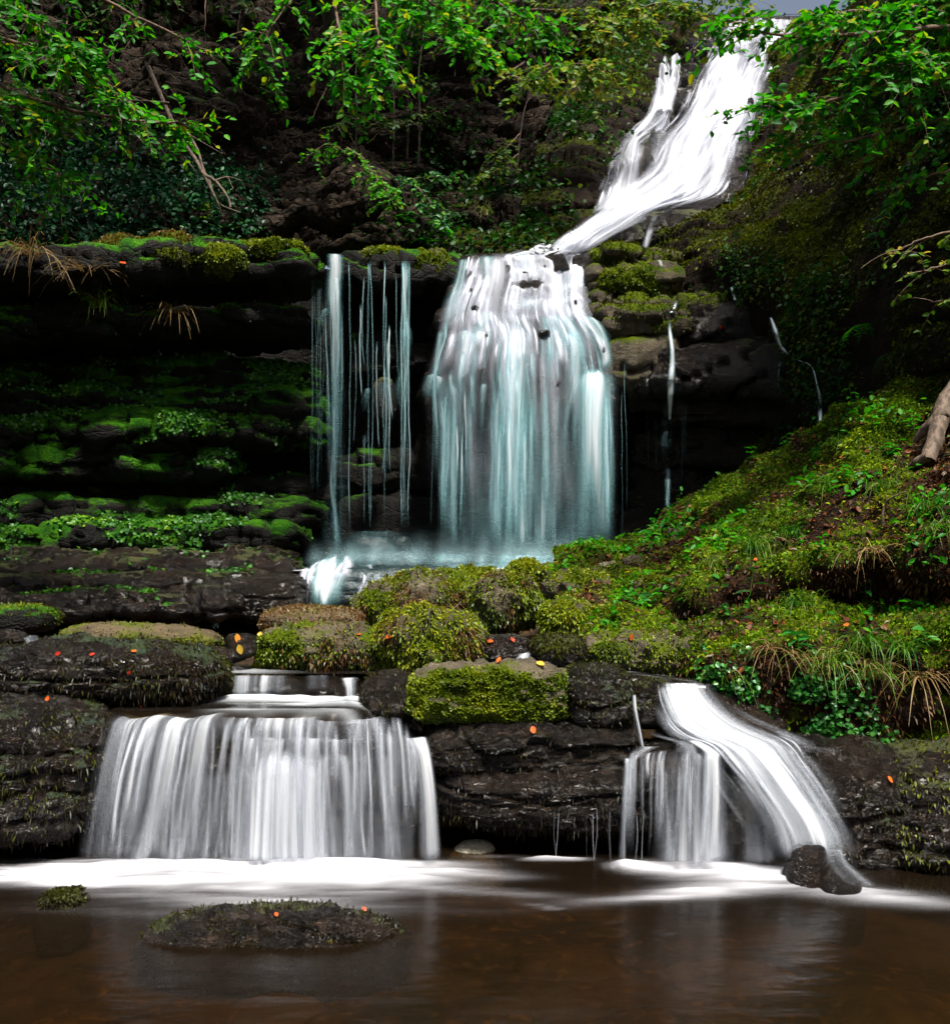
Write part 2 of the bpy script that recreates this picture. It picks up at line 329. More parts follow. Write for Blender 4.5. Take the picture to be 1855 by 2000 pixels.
def sheet(name, ctrl, nr, nc, mat, disp, moss, parent=None, seed=0, world=False):
    C = np.asarray(ctrl, float)
    if not world: C = W(C[..., 0], C[..., 1], C[..., 2])
    P = catmull(catmull(C, nr, 0), nc, 1).reshape(-1, 3); F = grid_faces(nr, nc)
    F, N = fix_out(P, F, CAMP+np.array([0, 0, 6.0]))
    P = P+N*disp(P, N)[:, None]
    N = vnormals(P, F)
    mv = moss(P, N)
    o = mk(name, P, F, mat, parent, {'moss': mv})
    return o, dict(V=P, F=F, N=N, m=mv)

_cs = {}
def cubesphere(n):
    if n in _cs: return _cs[n]
    t = np.tan(np.linspace(-1, 1, n+1)*math.pi/4); A, B = np.meshgrid(t, t, indexing='ij'); O = np.ones_like(A)
    Vs, Fs, off = [], [], 0
    for ax in range(3):
        for s in (-1, 1):
            c = [None]*3; c[ax] = O*s; c[(ax+1) % 3] = A; c[(ax+2) % 3] = B*s
            v = np.stack(c, -1).reshape(-1, 3); Vs.append(v); Fs.append(grid_faces(n+1, n+1)+off); off += len(v)
    V = np.concatenate(Vs); F = np.concatenate(Fs)
    key = np.round(V*1e5).astype(np.int64); _, idx, inv = np.unique(key, axis=0, return_index=True, return_inverse=True)
    inv = inv.ravel(); V = V[idx]; F = inv[F]; V = V/np.linalg.norm(V, axis=1)[:, None]
    N = vnormals(V, F)
    if np.mean(np.sum(N*V, 1)) < 0: F = F[:, ::-1].copy()
    _cs[n] = (V, F); return V, F

SURF = {}
def rock_geo(c, half, p=3.0, n=26, seed=0, amp=0.10, facets=0, rotz=0.0, tilt=0.0, zfreq=1.6, lumps=0.0, st=None):
    r = np.random.default_rng(seed); S, F = cubesphere(int(n*0.8))
    rad = 1.0/np.power(np.sum(np.abs(S)**p, 1), 1.0/p)
    if facets:
        nd = r.normal(size=(facets, 3)); nd /= np.linalg.norm(nd, axis=1)[:, None]; d = r.uniform(0.72, 1.0, facets)
        q = S@nd.T; rr = np.where(q > 0.05, d/np.maximum(q, 0.05), 9.0); k = 14.0
        sm = -np.log(np.sum(np.exp(-k*rr), 1)+np.exp(-k*rad*1.02))/k; rad = np.minimum(rad, sm)
    V = S*rad[:, None]
    V = V/np.abs(V).max(0)
    half = np.asarray(half, float); P = V*half
    nsz = float(np.mean(half)); q = P/nsz
    d = amp*(fbm(q*np.array([1.0, 1.0, zfreq]), 5, 0.55, seed=seed+1))*nsz
    d += amp*0.35*nsz*(ridged(q*np.array([2.2, 2.2, 2.2*zfreq]), 3, seed=seed+2)-0.4)
    d += 0.045*nsz*(ridged(q*np.array([5.0, 5.0, 5.0*zfreq]), 3, seed=seed+6)-0.4)*(amp/0.1)
    if st: d += strata(P+np.asarray(c), st[0], st[1], st[2], seed)
    if lumps: d += lumps*nsz*np.maximum(0, fbm(q*3.2, 3, seed=seed+5))
    Nn = vnormals(P, F); P = P+Nn*d[:, None]
    ct, st = math.cos(tilt), math.sin(tilt); x = P[:, 0]*ct-P[:, 2]*st; z = P[:, 0]*st+P[:, 2]*ct; P = np.stack([x, P[:, 1], z], 1)
    cr, sr = math.cos(rotz), math.sin(rotz); x = P[:, 0]*cr-P[:, 1]*sr; y = P[:, 0]*sr+P[:, 1]*cr
    P = np.stack([x, y, P[:, 2]], 1)+np.asarray(c)
    return P, F

def rock(name, label, bb, D, dep, mat, p=3.0, n=26, seed=0, amp=0.10, facets=0, rotz=0.0, tilt=0.0, moss=(0.2, 0.5), parent=None, cat='rock', group=None, key=None, sink=0.0, lumps=None, zfreq=1.6, st=None):
    x0, x1, y0, y1 = bb; c = W((x0+x1)/2, (y0+y1)/2, D+dep*0.35); hw = (x1-x0)/2/FPX*D; hh = (y1-y0)/2/FPX*D
    c[1] = D+dep/2; c[2] -= sink/2; hh += sink/2
    P, F = rock_geo(c, (hw, dep/2, hh), p, n, seed, amp, facets, rotz, tilt, zfreq, (0.36 if mat == 'moss' and p < 4 else 0.2 if mat == 'moss' else 0.0) if lumps is None else lumps, st if st else ((0.14, 0.065, 0.38) if mat in ('wet', 'base') and name == 'slab' or (mat == 'wet' and n >= 36) else None))
    N = vnormals(P, F); mv = mossval(P, N, moss[0], moss[1], seed, 2.2)
    o = mk(name, P, F, M['wetbed' if mat == 'wet' and (name == 'slab' or n >= 40 and seed > 105) else mat], parent, {'moss': mv})
    if label: tag(o, label, cat, group)
    SURF[key or label] = dict(V=P, F=F, N=N, m=mv, o=o)
    return o

def bed(parent, pxa, pxb, Da, Db, py0, py1, prot, back=1.6, mat='ledge', seed=0, nu=150, moss=(0.2, 0.5), var=0.25, p=3.2, bend=0.07, name='rock_layer', amp=0.055, round_ends=0.06):
    """one bed of rock running along the cliff, its front face jutting out by prot"""
    u = np.linspace(0, 1, nu); px = pxa+(pxb-pxa)*u; D = Da+(Db-Da)*u
    Dm = D-prot
    z1 = ZC-(py0-HYP)/FPX*Dm; z0 = ZC-(py1-HYP)/FPX*Dm; x = (px-CXP)/FPX*Dm
    base = np.stack([x, Dm], 1); T = np.gradient(base, axis=0); T /= np.linalg.norm(T, axis=1)[:, None]; Nn = np.stack([T[:, 1], -T[:, 0]], 1)
    if np.mean(Nn[:, 1]) > 0: Nn = -Nn
    a = np.linspace(math.pi/2, -math.pi/2, 17); co = np.abs(np.cos(a))**(2/p); si = np.sign(np.sin(a))*np.abs(np.sin(a))**(2/p)
    out = np.concatenate([[-back, -back*0.5], (co-1)*0.35, [-back*0.5, -back]]); zz = np.concatenate([[1, 1], si, [-1, -1]])
    ends = np.minimum(sstep(0, round_ends, u), sstep(0, round_ends, 1-u))
    ub = np.stack([x*0.9, Dm*0.9, 0*x+seed*3.1], 1)
    pv = var*fbm(ub, 4, 0.6, seed=seed)*1.4-(1-ends)*0.5
    ev = bend*fbm(np.stack([x*0.5, 0*x, 0*x], 1), 3, seed=2.0)+bend*0.4*fbm(ub, 3, seed=seed+4)
    zc, zh = (z0+z1)/2+ev, (z1-z0)/2*(0.8+0.35*fbm(ub*1.3, 2, seed=seed+7))*(0.5+0.5*ends)
    o2 = out[None, :]+np.where(out > -0.5, 1, 0)[None, :]*pv[:, None]
    P = np.stack([x[:, None]+Nn[:, :1]*o2, Dm[:, None]+Nn[:, 1:]*o2, zc[:, None]+zz[None, :]*zh[:, None]], -1)
    # refine the profile
    P = catmull(P, 30, 1).reshape(-1, 3); F = grid_faces(nu, 30)
    F, N = fix_out(P, F, CAMP)
    h = float(np.mean(z1-z0))
    d = amp*fbm(P*np.array([1.6, 1.6, 3.5]), 5, 0.6, seed=seed+11)+amp*0.5*(ridged(P*np.array([2.5, 2.5, 6]), 3, seed=seed+13)-0.4)+strata(P, max(0.11, h*0.5), 0.17, 0.7, seed)
    P = P+N*d[:, None]; N = vnormals(P, F); mv = mossval(P, N, moss[0], moss[1], seed, 1.1)
    o = mk(name, P, F, M[mat], parent, {'moss': mv})
    SURF.setdefault('beds', []).append(dict(V=P, F=F, N=N, m=mv, py=(py0+py1)/2, px=(pxa+pxb)/2))
    return o

# ------------------------------------------------------------------ setting: stream bed and gorge
X = np.array([-14, -8, -4, -2, 0, 2, 4, 8, 14.0])
def wrow(y, z, edge=0.0): return [[x, y, z+edge*max(0, abs(x)-5)] for x in X]
ctrl = [wrow(-30, -0.6, 0.9), wrow(-8, -0.5, 0.9), wrow(0, -0.35, 0.7), wrow(2.5, -0.30, 0.5), wrow(4.5, -0.26, 0.4), wrow(6.0, -0.28, 0.3), wrow(6.9, -0.2, 0.1), wrow(7.1, 0.2), wrow(7.4, 0.75), wrow(8.2, 0.95), wrow(9.5, 1.0), wrow(11, 1.1), wrow(13, 1.5), wrow(15, 1.8), wrow(18, 1.9)]
bed_o, _ = sheet('stream_bed', ctrl, 170, 150, M['bed'], lambda P, N: 0.05*fbm(P*1.2, 4)+0.05*np.maximum(0, fbm(P*np.array([1.6, 3.0, 1]), 2, seed=4)), lambda P, N: 0.3+0.4*fbm(P*0.8, 3), world=True)
tag(bed_o, kind='structure')
for k, (x0, x1, y0, y1) in enumerate([(1000, 1240, 1800, 1850), (1290, 1560, 1830, 1880), (1620, 1880, 1880, 1960), (880, 1050, 1900, 1960), (430, 640, 1900, 1950), (560, 760, 1940, 1990), (60, 250, 1830, 1900), (180, 420, 1960, 2000), (1150, 1420, 1930, 1990)]):
    ym = (y0+y1)/2; D = 1.9*FPX/(ym-HYP)+0.25
    c = W((x0+x1)/2, ym, D); c[2] = -0.31
    P, F = rock_geo(c, ((x1-x0)/2/FPX*D, 0.22, 0.11), 2.6, 12, 50+k, 0.12); N = vnormals(P, F)
    so = mk('stone', P, F, M['bedstone' if k in (1, 2, 4, 7) else 'bed'], bed_o, {'moss': 0*P[:, 0]})

# big cliff behind the upper ledge
def cliff_disp(P, N):
    Q = P+0.5*np.stack([fbm(P*0.6, 3, seed=61), fbm(P*0.6, 3, seed=62), 1.3*fbm(P*0.45, 3, seed=63)], 1)*0.7
    k = sstep(-0.25, 0.25, fbm(P*0.5, 3, seed=64))
    out = strata(Q, 0.62, 0.75, 1.9, 1)*(0.4+0.6*k)+strata(Q+3.3, 0.23, 0.22, 0.8, 2)+0.55*fbm(P*0.42, 4, 0.6, seed=5)+0.06*fbm(P*2.2, 5, 0.65)+strata(Q*1.7+7, 0.2, 0.16, 0.5, 4)
    return out
ctrl = [[(-700, 560, 12.6), (-100, 560, 14.2), (300, 560, 15.0), (600, 560, 15.2), (900, 560, 15.0), (1020, 540, 14.8)],
        [(-700, 470, 12.8), (-100, 470, 14.6), (300, 470, 15.4), (600, 470, 15.4), (900, 470, 15.3), (1020, 460, 15.2)],
        [(-700, 380, 13.2), (-100, 380, 15.2), (300, 375, 16.0), (600, 375, 15.9), (880, 380, 15.9), (1030, 385, 15.9)],
        [(-700, 280, 13.6), (-100, 280, 15.6), (300, 270, 16.5), (600, 270, 16.4), (860, 270, 16.3), (1050, 290, 16.8)],
        [(-700, 180, 14.0), (-100, 180, 16.0), (300, 170, 16.9), (600, 170, 16.8), (860, 170, 16.6), (1080, 190, 17.8)],
        [(-700, 60, 14.5), (-100, 60, 16.5), (300, 60, 17.5), (600, 60, 17.5), (880, 80, 17.2), (1120, 100, 18.8)],
        [(-700, -150, 15.5), (-100, -150, 17.5), (300, -140, 18.5), (600, -120, 18.7), (900, -40, 19.5), (1180, 30, 20.5)],
        [(-700, -300, 18), (-100, -300, 20), (300, -280, 21), (600, -220, 22), (900, -110, 24), (1200, 0, 25)],
        [(-700, -300, 30), (-100, -300, 32), (300, -260, 33), (600, -200, 34), (900, -90, 35), (1200, 0, 36)]]
cl_o, S_cliff = sheet('cliff', ctrl, 230, 310, M['cliff'], cliff_disp, lambda P, N: mossval(P, N, 0.10, 0.55, 3, 0.6)*sstep(-0.9, 0.3, fbm(P*0.35, 2, seed=8)+0.15))
tag(cl_o, kind='structure')

# left bank of the upper fall
ctrl = [[(840, 560, 14.6), (900, 540, 14.3), (980, 520, 14.0), (1080, 510, 13.9), (1170, 520, 14.3)],
        [(830, 500, 15.0), (900, 490, 14.7), (980, 480, 14.5), (1080, 470, 14.3), (1180, 440, 14.8)],
        [(850, 440, 15.6), (930, 430, 15.3), (1020, 420, 15.1), (1110, 400, 15.0), (1200, 380, 15.7)],
        [(900, 360, 16.4), (970, 350, 16.1), (1060, 330, 15.9), (1140, 310, 16.0), (1230, 310, 16.8)],
        [(960, 270, 17.5), (1040, 260, 17.2), (1120, 240, 17.1), (1190, 220, 17.3), (1280, 220, 18.2)],
        [(1010, 170, 18.9), (1090, 160, 18.6), (1170, 150, 18.5), (1240, 135, 18.8), (1340, 140, 19.8)],
        [(1050, 90, 20.4), (1140, 90, 20.2), (1230, 85, 20.2), (1310, 85, 20.6), (1400, 90, 21.6)],
        [(1050, 50, 22), (1150, 45, 22), (1260, 42, 22.3), (1350, 46, 22.8), (1440, 50, 23.4)],
        [(1000, 30, 26), (1150, 30, 26), (1280, 32, 26.5), (1380, 38, 27), (1480, 44, 27)]]
bank_disp = lambda P, N: strata(P, 0.30, 0.22, 0.8, 7)+0.12*fbm(P*1.0, 4, 0.6)
lb_o, S_lbank = sheet('gorge_slope', ctrl, 240, 120, M['wall'], bank_disp, lambda P, N: mossval(P, N, 0.25, 0.5, 6, 0.8))
tag(lb_o, kind='structure')

# rock under the upper fall
UF = [(510, 1010, 1180, 13.95), (470, 1060, 1290, 14.4), (430, 1100, 1370, 14.8), (395, 1130, 1440, 15.4), (330, 1160, 1460, 16.4), (250, 1190, 1500, 17.7), (180, 1230, 1520, 18.9), (120, 1270, 1550, 20.1), (80, 1370, 1590, 21.2), (52, 1420, 1620, 22.2), (44, 1430, 1640, 24.5)]
ctrl = [[(a+(b-a)*t, y, d+0.25*abs(t-0.5)) for t in (0, 0.33, 0.66, 1)] for (y, a, b, d) in UF]
def uf_disp(P, N): return strata(P, 0.55, 0.35, 1.4, 11)-0.1+0.10*fbm(P*1.4, 4, 0.6)
uf_o, S_uf = sheet('cascade_rock', ctrl, 220, 110, M['wet'], uf_disp, lambda P, N: mossval(P, N, 0.05, 0.4, 9, 0.8))
tag(uf_o, kind='structure')

# overgrown wall on the right
ctrl = [[(1540, 52, 23.0), (1640, 30, 19.0), (1760, -60, 14.5), (1950, -150, 11), (2500, -300, 8.5)],
        [(1500, 130, 20.2), (1580, 110, 17.0), (1700, 60, 13.2), (1900, 0, 10.2), (2500, -100, 7.6)],
        [(1480, 250, 17.5), (1560, 240, 15.2), (1690, 210, 12.2), (1890, 190, 9.6), (2500, 150, 7.0)],
        [(1420, 390, 15.2), (1500, 385, 13.7), (1650, 380, 11.5), (1880, 380, 9.2), (2500, 380, 6.6)],
        [(1300, 470, 14.2), (1420, 500, 13.1), (1620, 530, 11.0), (1880, 560, 8.9), (2500, 600, 6.4)],
        [(1310, 600, 13.7), (1450, 620, 12.8), (1640, 670, 10.8), (1880, 720, 8.8), (2500, 780, 6.4)],
        [(1330, 780, 14.0), (1480, 800, 13.2), (1650, 850, 11.0), (1880, 860, 9.0), (2500, 950, 6.8)],
        [(1330, 1080, 14.4), (1480, 1080, 13.5), (1650, 1060, 11.6), (1880, 1050, 9.6), (2500, 1100, 7.4)]]
wall_disp = lambda P, N: 0.35*fbm(P*0.45, 4, 0.55, seed=12)+strata(P, 0.4, 0.18, 1.0, 13)*sstep(0.0, 0.5, fbm(P*0.4, 2, seed=14)+0.2)+0.06*fbm(P*3, 3)
rw_o, S_rwall = sheet('hillside', ctrl, 180, 200, M['wall'], wall_disp, lambda P, N: mossval(P, N, 0.5, 0.45, 15, 0.7))
tag(rw_o, kind='structure')

# right bank beside the stream
ctrl = [[(1085, 1105, 12.0), (1250, 1075, 12.0), (1400, 985, 11.6), (1550, 905, 11.0), (1700, 830, 10.2), (1900, 760, 9.2), (2500, 600, 7.6)],
        [(1085, 1090, 11.0), (1250, 1052, 11.0), (1400, 962, 10.8), (1550, 880, 10.3), (1700, 802, 9.6), (1900, 735, 8.7), (2500, 580, 7.2)],
        [(1085, 1135, 10.0), (1250, 1105, 10.0), (1400, 1035, 9.6), (1550, 975, 9.1), (1700, 915, 8.6), (1900, 870, 7.9), (2500, 760, 6.8)],
        [(1095, 1185, 9.0), (1240, 1165, 9.0), (1390, 1100, 8.6), (1550, 1050, 8.2), (1700, 1010, 7.8), (1900, 980, 7.3), (2500, 900, 6.5)],
        [(1120, 1225, 8.4), (1260, 1205, 8.3), (1370, 1165, 7.9), (1520, 1110, 7.7), (1700, 1090, 7.3), (1900, 1080, 6.9), (2500, 1050, 6.2)],
        [(1130, 1245, 8.3), (1270, 1235, 8.3), (1390, 1215, 8.0), (1520, 1190, 7.9), (1700, 1180, 7.6), (1900, 1180, 7.2), (2500, 1200, 6.4)],
        [(1140, 1265, 7.8), (1280, 1250, 7.7), (1400, 1245, 7.3), (1550, 1240, 7.2), (1700, 1235, 6.95), (1900, 1235, 6.7), (2500, 1250, 6.0)],
        [(1160, 1310, 7.7), (1290, 1300, 7.5), (1400, 1295, 6.95), (1550, 1290, 6.8), (1700, 1290, 6.6), (1900, 1290, 6.45), (2500, 1300, 5.8)],
        [(1180, 1330, 7.7), (1300, 1340, 7.5), (1410, 1380, 6.9), (1550, 1400, 6.75), (1700, 1400, 6.55), (1900, 1400, 6.4), (2500, 1420, 5.7)],
        [(1200, 1350, 7.7), (1320, 1400, 7.5), (1430, 1470, 6.95), (1550, 1475, 6.8), (1700, 1475, 6.6), (1900, 1475, 6.45), (2500, 1480, 5.8)]]
rb_disp = lambda P, N: 0.26*fbm(P*1.0, 4, 0.6, seed=17)+0.10*ridged(P*2.0, 3, seed=18)+0.10*np.maximum(0, fbm(P*3.0, 2, seed=19))
rb_o, S_rbank = sheet('bank', ctrl, 210, 210, M['bank'], rb_disp, lambda P, N: mossval(P, N, 0.42, 0.35, 19, 1.2))
tag(rb_o, kind='structure')

# ------------------------------------------------------------------ bedded cliff behind the pool (its beds are parts)
lc = empty('rock_face', W(350, 1080, 12.5)); tag(lc, kind='structure')
back, _ = sheet('face_core', [[(-500, y, 13.0), (0, y, 13.4), (620, y, 14.6), (1000, y, 14.9), (1400, y, 14.7), (1560, y, 14.2)] for y in (1140, 1000, 800, 640, 560, 525)], 100, 200, M['ledge'], lambda P, N: 0.15*fbm(P*1.2, 4), lambda P, N: mossval(P, N, -0.1, 0.3, 3), lc)
L = [  # px range, depth range, py range, prot, moss
    (-500, 640, 11.2, 13.5, 476, 540, 1.0, (0.35, 0.6), 0.25),
    (-500, 330, 11.2, 12.9, 520, 560, 0.7, (0.25, 0.5), 0.30),
    (-500, 640, 11.4, 13.6, 596, 640, 0.75, (0.30, 0.5), 0.25),
    (-500, 250, 11.4, 12.7, 622, 660, 0.45, (0.2, 0.4), 0.3),
    (-500, 660, 11.8, 13.9, 705, 775, 0.02, (0.55, 0.4), 0.3),
    (-500, 640, 11.8, 13.9, 765, 815, 0.35, (0.48, 0.5), 0.3),
    (-300, 660, 11.9, 13.9, 805, 868, 0.45, (0.52, 0.4), 0.35),
    (-500, 470, 11.9, 13.5, 868, 930, 0.35, (0.52, 0.4), 0.35),
    (-500, 650, 12.0, 14.0, 940, 985, 0.12, (0.25, 0.4), 0.3),
    (-500, 640, 11.9, 13.9, 975, 1030, 0.40, (0.52, 0.4), 0.3),
    (-500, 600, 11.8, 13.7, 1025, 1075, 0.70, (0.62, 0.4), 0.25),
    (-500, 590, 11.7, 13.5, 1080, 1105, 1.0, (0.12, 0.5), 0.3),
    (-500, 600, 11.6, 13.3, 1100, 1135, 1.4, (0.08, 0.5), 0.35),
    (-500, 520, 11.4, 12.8, 1130, 1170, 1.9, (0.05, 0.5), 0.4),
    (-500, 470, 11.0, 12.0, 1162, 1215, 2.3, (0.05, 0.5), 0.4)]
for k, (a, b_, d0, d1, y0, y1, pr, ms, vr) in enumerate(L):
    bed(lc, a, b_, d0, d1, y0, y1, pr, seed=k+1, moss=ms, var=vr, mat='wet' if k >= 11 else 'ledge', nu=150 if b_-a > 900 else 110)
# beds behind the main fall: stepped buttress
for k, (a, b_, d0, d1, y0, y1, pr, ms) in enumerate([
    (660, 900, 14.2, 14.2, 492, 560, 0.55, (0.15, 0.5)), (880, 1170, 14.2, 14.0, 503, 560, 0.45, (-0.1, 0.3)),
    (870, 1180, 14.2, 14.0, 552, 612, 0.65, (-0.1, 0.3)), (850, 1200, 14.2, 14.1, 606, 680, 0.85, (-0.1, 0.3)),
    (835, 1215, 14.2, 14.1, 672, 745, 1.0, (-0.1, 0.3)), (825, 1225, 14.3, 14.2, 740, 800, 1.1, (-0.1, 0.3)),
    (680, 860, 14.4, 14.4, 640, 740, 0.35, (0.1, 0.4)), (600, 860, 14.5, 14.5, 880, 960, 0.1, (0.2, 0.4)), (640, 1240, 14.6, 14.6, 960, 1090, 0.3, (0.0, 0.3)),
    (800, 1250, 14.6, 14.5, 830, 960, 0.2, (0.15, 0.4))]):
    bed(lc, a, b_, d0, d1, y0, y1, pr, seed=30+k, moss=ms, var=0.18, nu=75, mat='wet' if ms[0] < 0 else 'ledge')
# mossy steps and wet wall right of the main fall
for k, (a, b_, d0, d1, y0, y1, pr, ms) in enumerate([
    (1150, 1330, 14.1, 13.9, 488, 525, 0.65, (0.5, 0.5)), (1145, 1340, 14.1, 13.9, 520, 570, 0.8, (0.5, 0.5)), (1150, 1430, 14.0, 13.8, 572, 625, 0.85, (0.45, 0.5)),
    (1175, 1345, 14.0, 13.8, 610, 660, 1.0, (0.5, 0.5)), (1190, 1320, 14.0, 13.8, 655, 760, 1.0, (0.4, 0.5)),
    (1290, 1530, 13.9, 13.2, 588, 680, 0.75, (0.15, 0.5)), (1240, 1570, 13.9, 13.0, 672, 770, 0.9, (0.12, 0.4)), (1290, 1600, 13.9, 12.9, 762, 830, 0.7, (0.1, 0.4)),
    (1230, 1600, 14.2, 13.3, 830, 900, 0.35, (0.0, 0.3)), (1230, 1600, 14.4, 13.4, 900, 1010, 0.15, (0.0, 0.3)), (1200, 1560, 14.4, 13.4, 1010, 1080, 0.5, (0.0, 0.3))]):
    bed(lc, a, b_, d0, d1, y0, y1, pr, seed=50+k, moss=ms, var=0.22, nu=75, mat='moss' if ms[0] >= 0.4 else 'wet')

# ------------------------------------------------------------------ individual rocks
R = rock
# foreground pool
R('boulder', 'long low mossy brown rock alone in the foreground pool', (272, 788, 1806, 1856), 4.82, 0.42, 'wet', 2.6, 44, 101, 0.13, moss=(0.05, 0.3), sink=0.26)
R('boulder', 'small round mossy stone in the pool at the far left', (70, 165, 1742, 1780), 5.32, 0.26, 'wet', 3.4, 20, 102, 0.14, moss=(0.2, 0.3), sink=0.25)
R('boulder', 'dark wet boulder half under the spray at the foot of the right cascade', (1538, 1640, 1655, 1735), 5.66, 0.35, 'wet', 2.6, 22, 103, 0.12, 5, moss=(-0.3, 0), sink=0.4)
R('boulder', 'smaller dark wet stone in front of the right cascade', (1600, 1690, 1700, 1750), 5.52, 0.28, 'wet', 2.4, 20, 104, 0.10, moss=(-0.3, 0), sink=0.35)
R('stone', 'pale smooth stone at the waterline under the central overhang', (870, 985, 1645, 1672), 6.32, 0.3, 'grey', 2.2, 16, 105, 0.08, moss=(-0.3, 0), sink=0.35)
# left side
R('boulder', 'long dark wet boulder with mossy hanging end left of the left cascade', (-120, 440, 1262, 1372), 6.55, 0.8, 'wet', 3.0, 44, 110, 0.13, moss=(0.18, 0.35), tilt=0.01)
R('boulder', 'massive dark rock block beside the left cascade, reaching the pool', (-200, 225, 1368, 1635), 6.1, 1.0, 'wet', 3.2, 44, 111, 0.12, moss=(0.22, 0.3))
R('slab', 'tan topped flat slab with moss on its front, left of centre', (108, 428, 1220, 1286), 7.35, 0.6, 'tan', 3.0, 36, 112, 0.12, moss=(0.55, -0.25), tilt=-0.04)
R('boulder', 'small dark stone under the tan slab next to the little chute', (370, 460, 1265, 1318), 7.05, 0.4, 'wet', 2.4, 20, 113, 0.14, 6, moss=(0.2, 0.4))
R('boulder', 'pair of glossy black stones holding yellow leaves, beside the little chute', (432, 505, 1238, 1298), 7.2, 0.35, 'wet', 2.4, 20, 114, 0.14, 7, moss=(-0.3, 0))
R('boulder', 'blue black wet stone at the left edge above the dark boulder', (-60, 45, 1232, 1268), 7.3, 0.4, 'wet', 2.5, 18, 115, 0.12, 5, moss=(-0.3, 0))
R('boulder', 'low dark mossy ledge rock at the far left edge', (-80, 100, 1185, 1240), 7.9, 0.6, 'ledge', 3.0, 22, 116, 0.10, moss=(0.45, 0.4))
R('slab', 'rust coloured mossy slab in front of the base cascade', (505, 705, 1188, 1240), 8.0, 0.9, 'tan', 3.2, 30, 117, 0.09, moss=(0.1, -0.4))
R('slab', 'flat slab with a shaggy green moss front below the rust slab', (500, 768, 1226, 1306), 7.25, 0.7, 'moss', 3.4, 34, 118, 0.08, moss=(0.5, 0.1))
# centre
R('boulder', 'dome shaped boulder covered in long feathery moss above the central block', (730, 940, 1192, 1312), 7.05, 0.7, 'moss', 2.4, 34, 120, 0.12, moss=(0.48, 0.2))
R('slab', 'big rectangular block with a bright green moss face between the two cascades', (798, 1112, 1298, 1408), 6.42, 0.5, 'moss', 4.5, 44, 121, 0.09, moss=(0.6, -0.45), zfreq=2.0)
R('boulder', 'black wet rock at the left end of the bright moss block', (705, 812, 1312, 1412), 6.6, 0.6, 'wet', 3.0, 26, 122, 0.10, moss=(0.0, 0.2))
R('slab', 'dark brown square block at the right end of the bright moss block', (1108, 1228, 1303, 1418), 6.42, 0.7, 'wet', 4.0, 32, 123, 0.09, moss=(0.15, 0.1))
R('slab', 'wet dark rock bed directly below the bright moss block', (825, 1250, 1412, 1502), 6.38, 0.9, 'wet', 4.2, 44, 124, 0.11, moss=(0.0, 0.1), zfreq=3)
R('slab', 'glistening lower rock bed overhanging the dark hollow in the centre', (838, 1425, 1488, 1598), 6.25, 1.0, 'wet', 3.6, 48, 125, 0.12, moss=(0.0, 0.1), zfreq=3)
R('boulder', 'dark stone with an orange leaf behind the bright moss block', (928, 1040, 1240, 1300), 7.3, 0.4, 'wet', 2.6, 22, 126, 0.10, moss=(-0.1, 0.1))
R('boulder', 'dark brown mossy rock right of the narrow white chute', (1035, 1150, 1240, 1308), 7.2, 0.45, 'wet', 2.8, 24, 127, 0.09, moss=(0.3, 0.3))
R('slab', 'long mossy block at the head of the right cascade', (1138, 1398, 1246, 1312), 7.15, 0.6, 'moss', 3.6, 34, 128, 0.09, moss=(0.42, 0.2))
R('boulder', 'sloping mound of green and rust moss behind the feathery dome', (690, 905, 1128, 1240), 8.6, 1.0, 'moss', 2.3, 32, 130, 0.12, moss=(0.42, 0.3), tilt=0.25)
R('boulder', 'high green moss mound in front of the plunge pool', (795, 1010, 1120, 1215), 9.3, 0.9, 'moss', 2.4, 30, 131, 0.12, moss=(0.48, 0.3), tilt=0.05)
R('boulder', 'tall shaggy moss boulder in the middle of the rock pile', (905, 1055, 1122, 1245), 8.3, 0.8, 'moss', 2.5, 34, 132, 0.12, moss=(0.42, 0.25), facets=7)
R('boulder', 'bright moss lump at the top of the rock pile', (995, 1060, 1096, 1140), 9.8, 0.4, 'moss', 2.3, 22, 133, 0.14, moss=(0.65, 0.3))
R('boulder', 'grey rock with moss cap right of the shaggy boulder', (1060, 1218, 1118, 1195), 9.2, 0.8, 'moss', 3.0, 32, 134, 0.10, moss=(0.3, 0.4), facets=8)
R('boulder', 'angular grey stone next to the bright moss lump', (1050, 1112, 1098, 1140), 10.2, 0.5, 'moss', 2.6, 20, 135, 0.10, moss=(0.2, 0.5), facets=9)
R('boulder', 'mossy grey boulder at the right end of the plunge pool', (1110, 1215, 1062, 1118), 11.0, 0.8, 'moss', 2.8, 26, 136, 0.10, moss=(0.3, 0.6), facets=9)
R('boulder', 'shaggy moss boulder below the grey rock', (1058, 1165, 1175, 1248), 7.9, 0.6, 'moss', 2.4, 28, 137, 0.12, moss=(0.6, 0.2))
R('boulder', 'mossy stone roofing the black hollow at the foot of the bank', (1240, 1340, 1132, 1200), 8.5, 0.5, 'moss', 2.8, 24, 138, 0.10, moss=(0.4, 0.4), facets=8)
R('boulder', 'low mossy stone between the shaggy boulders and the bank', (1160, 1260, 1185, 1245), 7.9, 0.5, 'moss', 2.6, 22, 139, 0.10, moss=(0.5, 0.3))
